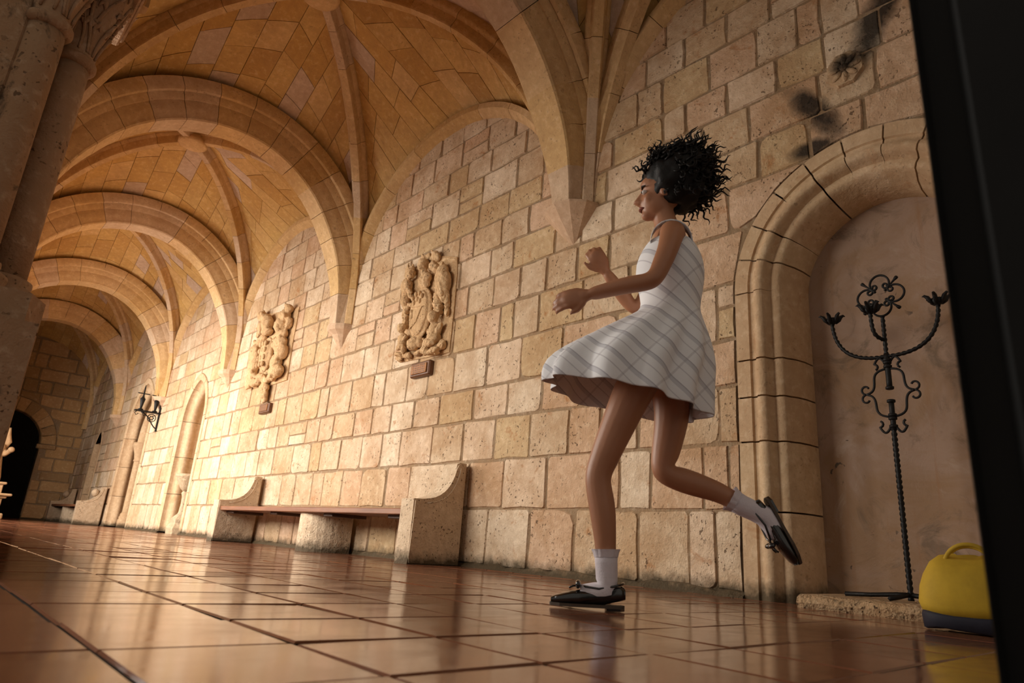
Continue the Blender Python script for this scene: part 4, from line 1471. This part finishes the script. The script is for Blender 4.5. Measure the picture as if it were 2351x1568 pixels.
o = soft_box([(0.055, 0.125, 0.165), (0.09, 0.135, 0.178), (0.15, 0.13, 0.17), (0.20, 0.115, 0.155), (0.24, 0.085, 0.13), (0.26, 0.05, 0.10), (0.268, 0.02, 0.05)]).build('bag_body', m_yel, bag, True)
soft_box([(0.007, 0.118, 0.158), (0.012, 0.128, 0.168), (0.05, 0.131, 0.172), (0.062, 0.128, 0.168)]).build('bag_base', m_navy, bag, True)
for s in (-1, 1):
    MB().tube(bez((s * 0.05, -0.08, 0.235), (s * 0.07, -0.06, 0.33), (s * 0.07, 0.06, 0.33), (s * 0.05, 0.08, 0.235), 14), 0.009, 6).build('bag_handle', m_yel, bag, True)

# ------------------------------------------------------------------ the running person
m_skin = NT('skin')
n_ = m_skin.noise(6, 4)
m_skin.l(m_skin.ramp(n_, [(0.3, (0.42, 0.185, 0.095)), (0.7, (0.48, 0.22, 0.12))]), m_skin.b.inputs['Base Color'])
m_skin.b.inputs['Roughness'].default_value = 0.45
m_skin = m_skin.m
m_hair = plain('black_hair', (0.008, 0.006, 0.005), 0.55, 0, 0.3, 40, 0.3, 0.3)
m_sock = plain('white_sock', (0.80, 0.74, 0.80), 0.85, 0, 0.08, 30, 0.4)
m_shoe = plain('black_leather', (0.010, 0.009, 0.009), 0.18, 0, 0.2, 10, 0.05, 0.6, coat=0.6)
m_sole = plain('shoe_sole', (0.10, 0.07, 0.05), 0.7)
m_eye = plain('eye_white', (0.75, 0.72, 0.68), 0.2, 0, 0.05, 5, 0)
m_lip = plain('lips', (0.28, 0.075, 0.05), 0.4, 0, 0.1, 10, 0)


def dress_mat():
    m = NT('white_plaid_cloth')
    sep = m.n('ShaderNodeSeparateXYZ')
    m.l(m.tc.outputs['Object'], sep.inputs[0])
    def band(v, period, duty):
        q = m.math('FRACT', m.math('MULTIPLY', v, 1 / period))
        return m.math('LESS_THAN', q, duty)
    d1 = m.math('ADD', m.math('MULTIPLY', sep.outputs['X'], 0.74), m.math('MULTIPLY', sep.outputs['Z'], 0.67))
    d2 = m.math('SUBTRACT', m.math('MULTIPLY', sep.outputs['X'], 0.67), m.math('MULTIPLY', sep.outputs['Z'], 0.74))
    c = m.mix(m.math('MULTIPLY', band(d2, 0.085, 0.20), 0.34), (0.92, 0.93, 0.96), (0.20, 0.20, 0.28))
    c = m.mix(m.math('MULTIPLY', band(d2, 0.0425, 0.10), 0.35), c, (0.25, 0.22, 0.28))
    c = m.mix(m.math('MULTIPLY', band(d1, 0.11, 0.07), 0.25), c, (0.30, 0.26, 0.30))
    m.l(c, m.b.inputs['Base Color'])
    m.b.inputs['Roughness'].default_value = 0.8
    m.bump(m.noise(14, 4), 0.25, 0.01)
    return m.m


m_dress = dress_mat()

per = empty('person', (1.87, 1.63, 0))
per.rotation_euler = (0, 0, math.atan2(0.754, -0.657))   # local +x is the way they run, +y their left side
tag(per, 'person running past in a white dress, white socks and black loafers', 'person')


def skin_mesh(nodes, edges, root, sub=2):
    """nodes: {key: (x, y, z, rx, ry)}"""
    me = bpy.data.meshes.new('skin_tmp')
    keys = list(nodes)
    me.from_pydata([nodes[k][:3] for k in keys], [(keys.index(a), keys.index(b)) for a, b in edges], [])
    o = bpy.data.objects.new('skin_tmp', me)
    md = o.modifiers.new('skin', 'SKIN')
    md.use_smooth_shade = True
    md.branch_smoothing = 0.3
    if not me.skin_vertices:
        me.skin_vertices.new()
    for k, d in zip(keys, me.skin_vertices[0].data):
        q = nodes[k]
        d.radius = (q[3], q[4] if len(q) > 4 else q[3])
        d.use_root = (k == root)
    s = o.modifiers.new('sub', 'SUBSURF')
    s.levels = s.render_levels = sub
    m2 = bake(o)
    v = [tuple(q.co) for q in m2.vertices]
    f = [tuple(p.vertices) for p in m2.polygons]
    bpy.data.objects.remove(o)
    bpy.data.meshes.remove(me)
    bpy.data.meshes.remove(m2)
    return v, f


B_ = {
    'pelvis': (-0.245, 0, 0.93, 0.125, 0.105), 'waist': (-0.285, 0, 1.09, 0.098, 0.085), 'chest': (-0.295, 0, 1.25, 0.118, 0.10), 'upper': (-0.285, 0, 1.375, 0.085, 0.075),
    'neck0': (-0.275, 0, 1.445, 0.052), 'neck1': (-0.262, 0, 1.50, 0.047), 'skull': (-0.25, 0, 1.56, 0.05),
    'lsh': (-0.282, 0.135, 1.385, 0.052), 'lup': (-0.255, 0.185, 1.27, 0.041), 'lel': (-0.205, 0.215, 1.135, 0.036), 'lfa': (-0.10, 0.205, 1.118, 0.034), 'lwr': (0.035, 0.185, 1.085, 0.023, 0.028),
    'rsh': (-0.275, -0.135, 1.385, 0.052), 'rup': (-0.235, -0.185, 1.28, 0.041), 'rel': (-0.165, -0.215, 1.175, 0.036), 'rfa': (-0.10, -0.19, 1.25, 0.034), 'rwr': (-0.03, -0.155, 1.335, 0.023, 0.028),
    'lhip': (-0.205, 0.085, 0.89, 0.088), 'lth': (-0.125, 0.085, 0.71, 0.073), 'lth2': (-0.065, 0.083, 0.56, 0.060), 'lkn': (-0.022, 0.08, 0.44, 0.049), 'lca': (-0.045, 0.08, 0.33, 0.050), 'lca2': (-0.058, 0.08, 0.22, 0.040), 'lan': (-0.065, 0.08, 0.10, 0.031), 'lhe': (-0.068, 0.08, 0.055, 0.034), 'lto': (0.03, 0.08, 0.035, 0.027), 'lt2': (0.085, 0.08, 0.028, 0.018),
    'rhip': (-0.285, -0.085, 0.89, 0.088), 'rth': (-0.305, -0.085, 0.71, 0.072), 'rth2': (-0.285, -0.085, 0.60, 0.061), 'rkn': (-0.262, -0.085, 0.485, 0.049), 'rca': (-0.37, -0.085, 0.455, 0.050), 'rca2': (-0.475, -0.085, 0.425, 0.040), 'ran': (-0.59, -0.085, 0.365, 0.031), 'rhe': (-0.632, -0.085, 0.362, 0.034), 'rto': (-0.678, -0.085, 0.278, 0.027), 'rt2': (-0.695, -0.085, 0.228, 0.018),
}
E_ = [('pelvis', 'waist'), ('waist', 'chest'), ('chest', 'upper'), ('upper', 'neck0'), ('neck0', 'neck1'), ('neck1', 'skull'),
      ('upper', 'lsh'), ('lsh', 'lup'), ('lup', 'lel'), ('lel', 'lfa'), ('lfa', 'lwr'), ('upper', 'rsh'), ('rsh', 'rup'), ('rup', 'rel'), ('rel', 'rfa'), ('rfa', 'rwr'),
      ('pelvis', 'lhip'), ('lhip', 'lth'), ('lth', 'lth2'), ('lth2', 'lkn'), ('lkn', 'lca'), ('lca', 'lca2'), ('lca2', 'lan'), ('lan', 'lhe'), ('lhe', 'lto'), ('lto', 'lt2'),
      ('pelvis', 'rhip'), ('rhip', 'rth'), ('rth', 'rth2'), ('rth2', 'rkn'), ('rkn', 'rca'), ('rca', 'rca2'), ('rca2', 'ran'), ('ran', 'rhe'), ('rhe', 'rto'), ('rto', 'rt2')]
body = MB()
v, f = skin_mesh(B_, E_, 'pelvis')
body.add(v, f)


def hand(wrist, fwd, palm_n, thumb_side, curl):
    """palm and five fingers, each a short tapering chain rooted in the palm"""
    w, d, n = Vector(wrist), Vector(fwd).normalized(), Vector(palm_n)
    n = (n - d * n.dot(d)).normalized()
    s = d.cross(n) * thumb_side
    mb = MB()
    rot = Matrix((d, s, n)).transposed()
    mb.sphere(w + d * 0.045, (0.052, 0.040, 0.017), 14, 10, rot)
    mb.sphere(w + d * 0.012, (0.035, 0.027, 0.02), 12, 8, rot)
    for k, (off, ln) in enumerate(((0.030, 0.068), (0.010, 0.078), (-0.011, 0.072), (-0.030, 0.056))):
        p = w + d * (0.078 - 0.004 * abs(k - 1.3)) + s * off
        dirv = d.copy()
        path = [p - d * 0.02, p]
        rad = [0.0095, 0.0092]
        for j, part in enumerate((0.45, 0.32, 0.23)):
            dirv = (Matrix.Rotation(curl * (0.75 + 0.15 * j), 3, s.cross(Vector((0, 0, 0))) if False else s) @ dirv)
            p = p + dirv * ln * part
            path.append(p)
            rad.append((0.0088, 0.008, 0.0055)[j])
        mb.tube(path, rad, 8)
        mb.sphere(path[-1], 0.0062, 8, 6)
    p = w + d * 0.022 + s * 0.030
    td = (d * 0.72 + s * 0.62 + n * 0.2).normalized()
    path, rad = [p - td * 0.01, p, p + td * 0.030, p + (td + d * 0.5).normalized() * 0.056], [0.012, 0.012, 0.0105, 0.007]
    mb.tube(path, rad, 8)
    mb.sphere(path[-1], 0.0075, 8, 6)
    return mb


h1 = hand((0.035, 0.185, 1.085), (0.97, -0.06, -0.22), (0, -1, -0.1), 1, 0.42)
body.add(h1.v, h1.f)
h2 = hand((-0.03, -0.155, 1.335), (0.55, 0.25, 0.8), (0.1, 1, -0.2), -1, 0.8)
body.add(h2.v, h2.f)

# head, looking along +x with the chin a little down
hc = Vector((-0.245, 0, 1.60))
hd = MB()
hd.sphere(hc + Vector((-0.018, 0, 0.022)), (0.092, 0.074, 0.088), 24, 16)
hd.sphere(hc + Vector((0.012, 0, -0.035)), (0.068, 0.060, 0.072), 20, 14)
hd.sphere(hc + Vector((0.048, 0, -0.088)), (0.028, 0.026, 0.022), 14, 10)          # chin
hd.sphere(hc + Vector((0.030, 0, 0.045)), (0.052, 0.058, 0.045), 16, 10)           # brow
for s in (-1, 1):
    hd.sphere(hc + Vector((0.045, s * 0.034, -0.028)), (0.026, 0.024, 0.026), 12, 8)   # cheek
    hd.sphere(hc + Vector((-0.012, s * 0.074, -0.010)), (0.020, 0.007, 0.030), 12, 8)  # ear
hd.tube([hc + Vector((0.074, 0, 0.012)), hc + Vector((0.084, 0, -0.010)), hc + Vector((0.097, 0, -0.030)), hc + Vector((0.080, 0, -0.040))], [0.008, 0.010, 0.014, 0.010], 10)
for s in (-1, 1):
    hd.sphere(hc + Vector((0.084, s * 0.012, -0.033)), (0.010, 0.009, 0.008), 10, 6)
body.add(hd.v, hd.f)
bo = body.build('body', m_skin, None, True)
rm = bo.modifiers.new('union', 'REMESH')
rm.mode = 'VOXEL'
rm.voxel_size = 0.0058
rm.use_smooth_shade = True
smd = bo.modifiers.new('soft', 'SMOOTH')
smd.factor = 0.5
smd.iterations = 3
COL.objects.unlink(bo)
new = bake(bo)
COL.objects.link(bo)
bo.modifiers.clear()
bo.data = new
new.polygons.foreach_set('use_smooth', [True] * len(new.polygons))
bo.parent = per
for s in (-1, 1):
    e = MB().sphere(hc + Vector((0.066, s * 0.031, 0.002)), (0.012, 0.014, 0.009), 12, 8).build('eye', m_eye, per, True)
    MB().sphere(hc + Vector((0.0755, s * 0.032, 0.002)), (0.004, 0.006, 0.006), 10, 6).build('iris', m_hair, e, True)
    MB().tube([hc + Vector((0.074, s * 0.014, 0.024)), hc + Vector((0.076, s * 0.032, 0.029)), hc + Vector((0.064, s * 0.050, 0.023))], [0.003, 0.004, 0.002], 6).build('eyebrow', m_hair, per, True)
MB().tube([hc + Vector((0.066, -0.024, -0.064)), hc + Vector((0.079, -0.01, -0.060)), hc + Vector((0.080, 0, -0.062)), hc + Vector((0.079, 0.01, -0.060)), hc + Vector((0.066, 0.024, -0.064))], [0.003, 0.007, 0.006, 0.007, 0.003], 8).build('lips', m_lip, per, True)

# hair: a big loose mass thrown up and back, with flying locks
hr = MB()
rng = random.Random(31)
hcen = Vector((-0.315, 0, 1.675))
bm = bmesh.new()
bmesh.ops.create_icosphere(bm, subdivisions=4, radius=1.0)
for q in bm.verts:
    n3 = q.co.normalized()
    k = 1 + 0.16 * noise.noise(n3 * 3.1) + 0.10 * noise.noise(n3 * 7.0) + 0.06 * noise.noise(n3 * 15)
    p = Vector((n3.x * 0.135 * k, n3.y * 0.125 * k, n3.z * 0.135 * k)) + hcen
    if p.x > -0.215 and p.z < 1.655:                    # leave the face free
        p.x = min(p.x, -0.215 - 0.25 * max(0, 1.62 - p.z))
    q.co = p
hr.bm(bm)
for k in range(430):
    th, ph = rng.uniform(0, 2 * PI), math.acos(rng.uniform(-0.75, 1))
    n3 = Vector((math.sin(ph) * math.cos(th), math.sin(ph) * math.sin(th), math.cos(ph)))
    if n3.x > 0.35 and n3.z < 0.25: continue
    p = hcen + Vector((n3.x * 0.125, n3.y * 0.115, n3.z * 0.125))
    ln = rng.uniform(0.03, 0.085) * (1.3 if n3.x < 0 else 0.9)
    drift = (n3 * 1.0 + Vector((-0.35, 0, 0.22)) + Vector((rng.uniform(-.5, .5), rng.uniform(-.5, .5), rng.uniform(-.5, .5)))).normalized()
    side = drift.cross(Vector((rng.uniform(-1, 1), rng.uniform(-1, 1), 1))).normalized()
    up = drift.cross(side)
    path, rad = [], []
    tw, am = rng.uniform(9, 17), rng.uniform(0.006, 0.011)
    for q in range(11):
        t = q / 10
        path.append(p + drift * ln * t + side * am * math.cos(tw * t) + up * am * math.sin(tw * t))
        rad.append(0.0055 * (1 - t) ** 0.6 + 0.0008)
    hr.tube(path, rad, 5)
tag(hr.build('hair', m_hair, per, True), 'loose black curly hair blown back')

# dress: fitted top, flared skirt swinging with the stride
def dress():
    rings = [(1.375, -0.285, 0.088, 0.118, 0), (1.345, -0.285, 0.108, 0.138, 0), (1.29, -0.283, 0.130, 0.148, 0), (1.23, -0.285, 0.128, 0.142, 0), (1.16, -0.287, 0.114, 0.128, 0), (1.105, -0.286, 0.106, 0.120, 0),
             (1.07, -0.275, 0.125, 0.135, 0.012), (1.02, -0.245, 0.172, 0.170, 0.03), (0.96, -0.205, 0.225, 0.205, 0.045), (0.90, -0.165, 0.268, 0.235, 0.06), (0.84, -0.125, 0.290, 0.255, 0.075), (0.775, -0.115, 0.292, 0.262, 0.085), (0.735, -0.115, 0.290, 0.265, 0.085)]
    n = 72
    v = []
    for i, (z, cu, ru, rv, fl) in enumerate(rings):
        for j in range(n):
            a = 2 * PI * j / n
            k = 1 + fl * math.sin(11 * a + 0.6 * math.sin(3 * a)) + fl * 0.5 * math.sin(5 * a + 1.3 + z * 6)
            lift = (0.055 * math.cos(a) if i > 6 else 0) * (i - 6) / 6
            v.append((cu + ru * k * math.cos(a), rv * k * math.sin(a), z + lift))
    m = len(rings)
    f = [(i * n + j, i * n + (j + 1) % n, (i + 1) * n + (j + 1) % n, (i + 1) * n + j) for i in range(m - 1) for j in range(n)]
    mb = MB().add(v, f)
    return mb


dr_o = dress().build('dress', m_dress, per, True)
sd = dr_o.modifiers.new('cloth', 'SOLIDIFY')
sd.thickness = 0.004
sb = dr_o.modifiers.new('sub', 'SUBSURF')
sb.levels = sb.render_levels = 1
for s in (-1, 1):
    path = [(-0.20, s * 0.085, 1.355), (-0.215, s * 0.092, 1.42), (-0.272, s * 0.097, 1.452), (-0.335, s * 0.092, 1.425), (-0.36, s * 0.085, 1.36)]
    path = bez(path[0], (-0.20, s * 0.09, 1.46), (-0.345, s * 0.09, 1.48), path[-1], 12)
    up_ = [0.004 * math.sin(PI * q / 12) for q in range(13)]
    vv = [(p[0], p[1] + w, p[2] + up_[q] - abs(w) * 0.25 + h) for q, p in enumerate(path) for w, h in ((-0.021, 0), (0, 0.003), (0.021, 0), (0.021, -0.005), (-0.021, -0.005))]
    MB().add(vv, [(q * 5 + a, q * 5 + (a + 1) % 5, (q + 1) * 5 + (a + 1) % 5, (q + 1) * 5 + a) for q in range(12) for a in range(5)]).build('shoulder_strap', m_dress, dr_o, True)


# socks and loafers
def ring_tube(path, radii, n=20, ripple=0.0):
    P = [Vector(p) for p in path]
    mb = MB().tube(P, radii, n)
    return mb


def shoe(mat4):
    """a loafer pointing along +x, sole on z=0, heel at x=-0.1"""
    secs = [(-0.118, 0.012, 0.030, 0.062), (-0.112, 0.026, 0.028, 0.072), (-0.09, 0.033, 0.022, 0.074), (-0.05, 0.034, 0.012, 0.066), (-0.01, 0.037, 0.010, 0.056), (0.03, 0.042, 0.008, 0.056), (0.06, 0.044, 0.008, 0.052), (0.09, 0.041, 0.008, 0.044), (0.115, 0.031, 0.009, 0.036), (0.13, 0.015, 0.012, 0.028)]
    n = 16
    v = []
    for x, hw, z0, z1 in secs:
        for j in range(n):
            a = 2 * PI * j / n
            c, s_ = math.cos(a), math.sin(a)
            v.append(Vector((x, hw * math.copysign(abs(c) ** 0.75, c), (z0 + z1) / 2 + (z1 - z0) / 2 * math.copysign(abs(s_) ** 0.75, s_))))
    m = len(secs)
    f = [(i * n + j, i * n + (j + 1) % n, (i + 1) * n + (j + 1) % n, (i + 1) * n + j) for i in range(m - 1) for j in range(n)]
    f += [tuple(range(n)), tuple((m - 1) * n + j for j in range(n - 1, -1, -1))]
    up = MB().add([mat4 @ q for q in v], f).build('loafer', m_shoe, per, True)
    sole = [(-0.115, 0.0), (-0.105, -0.026), (-0.06, -0.033), (0.0, -0.036), (0.06, -0.045), (0.10, -0.038), (0.13, -0.016), (0.135, 0.0)]
    sole = sole + [(x, -y) for x, y in reversed(sole[1:-1])]
    mb = MB().prism(sole, 'z', 0.002, 0.012)
    heel = MB().prism([(-0.115, 0.0), (-0.10, -0.026), (-0.055, -0.03), (-0.05, 0.0), (-0.055, 0.03), (-0.10, 0.026)], 'z', -0.006, 0.012)
    for q, nm in ((mb, 'sole'), (heel, 'heel')):
        q.v = [tuple(mat4 @ Vector(p)) for p in q.v]
        q.build(nm, m_sole if nm == 'sole' else m_shoe, up)
    bow = MB()
    for s in (-1, 1):
        bow.sphere((0.040, s * 0.020, 0.072), (0.010, 0.020, 0.014), 10, 8)
        bow.tube([(0.042, s * 0.004, 0.068), (0.058, s * 0.014, 0.066), (0.070, s * 0.016, 0.060)], 0.0035, 6)
    bow.sphere((0.042, 0, 0.070), (0.008, 0.008, 0.009), 8, 6)
    bow.v = [tuple(mat4 @ Vector(p)) for p in bow.v]
    bow.build('bow', m_shoe, up, True)
    rim = MB()
    path = [(0.035 - 0.0, 0.030 * 0, 0.064)]
    path = [(x, y, z) for x, y, z in ((0.03, 0.0, 0.066), (0.015, 0.024, 0.066), (-0.03, 0.034, 0.062), (-0.08, 0.032, 0.072), (-0.108, 0.014, 0.080), (-0.112, 0.0, 0.082), (-0.108, -0.014, 0.080), (-0.08, -0.032, 0.072), (-0.03, -0.034, 0.062), (0.015, -0.024, 0.066))]
    rim.tube(path, 0.004, 6, closed=True)
    rim.v = [tuple(mat4 @ Vector(p)) for p in rim.v]
    rim.build('topline', m_shoe, up, True)
    return up


def sock(path, radii, axis_top):
    n = 28
    mb = MB().tube(path, radii, n)
    o = mb.build('sock', m_sock, per, True)
    # frilled cuff
    p, q = Vector(path[0]), Vector(path[1])
    t = (p - q).normalized()
    a = t.cross(Vector((0, 1, 0))).normalized()
    b = t.cross(a)
    r0 = radii[0]
    v, f = [], []
    for i, (h, k) in enumerate(((-0.014, 1.02), (0.0, 1.08), (0.012, 1.20))):
        for j in range(48):
            an = 2 * PI * j / 48
            r = r0 * (k + 0.07 * (i / 2) * math.sin(12 * an))
            v.append(p + t * h + a * r * math.cos(an) + b * r * math.sin(an))
    f = [(i * 48 + j, i * 48 + (j + 1) % 48, (i + 1) * 48 + (j + 1) % 48, (i + 1) * 48 + j) for i in range(2) for j in range(48)]
    MB().add(v, f).build('frilled_cuff', m_sock, o, True)
    return o


mA = Matrix.Translation((-0.0, 0.08, 0.0)) @ Matrix.Rotation(0.02, 4, 'Y')
shoe(mA @ Matrix.Translation((-0.012, 0, 0.0065)))
sock([(-0.061, 0.08, 0.185), (-0.063, 0.08, 0.15), (-0.066, 0.08, 0.10), (-0.066, 0.08, 0.065), (-0.03, 0.08, 0.052), (0.02, 0.08, 0.046)], [0.040, 0.038, 0.0365, 0.039, 0.036, 0.031], 0)
# rear foot: toes hanging down behind
d = (Vector((-0.70, 0, 0.225)) - Vector((-0.632, 0, 0.362))).normalized()
rotm = Matrix.Rotation(math.atan2(-d.z, d.x), 4, 'Y')
mB = Matrix.Translation((-0.655, -0.085, 0.300)) @ rotm @ Matrix.Translation((0.0, 0.0, -0.040))
shoe(mB)
sock([(-0.518, -0.085, 0.402), (-0.55, -0.085, 0.385), (-0.593, -0.085, 0.367), (-0.628, -0.085, 0.352), (-0.655, -0.085, 0.318), (-0.672, -0.085, 0.28)], [0.040, 0.038, 0.0365, 0.039, 0.036, 0.031], 0)

bpy.data.scenes.remove(LAB)
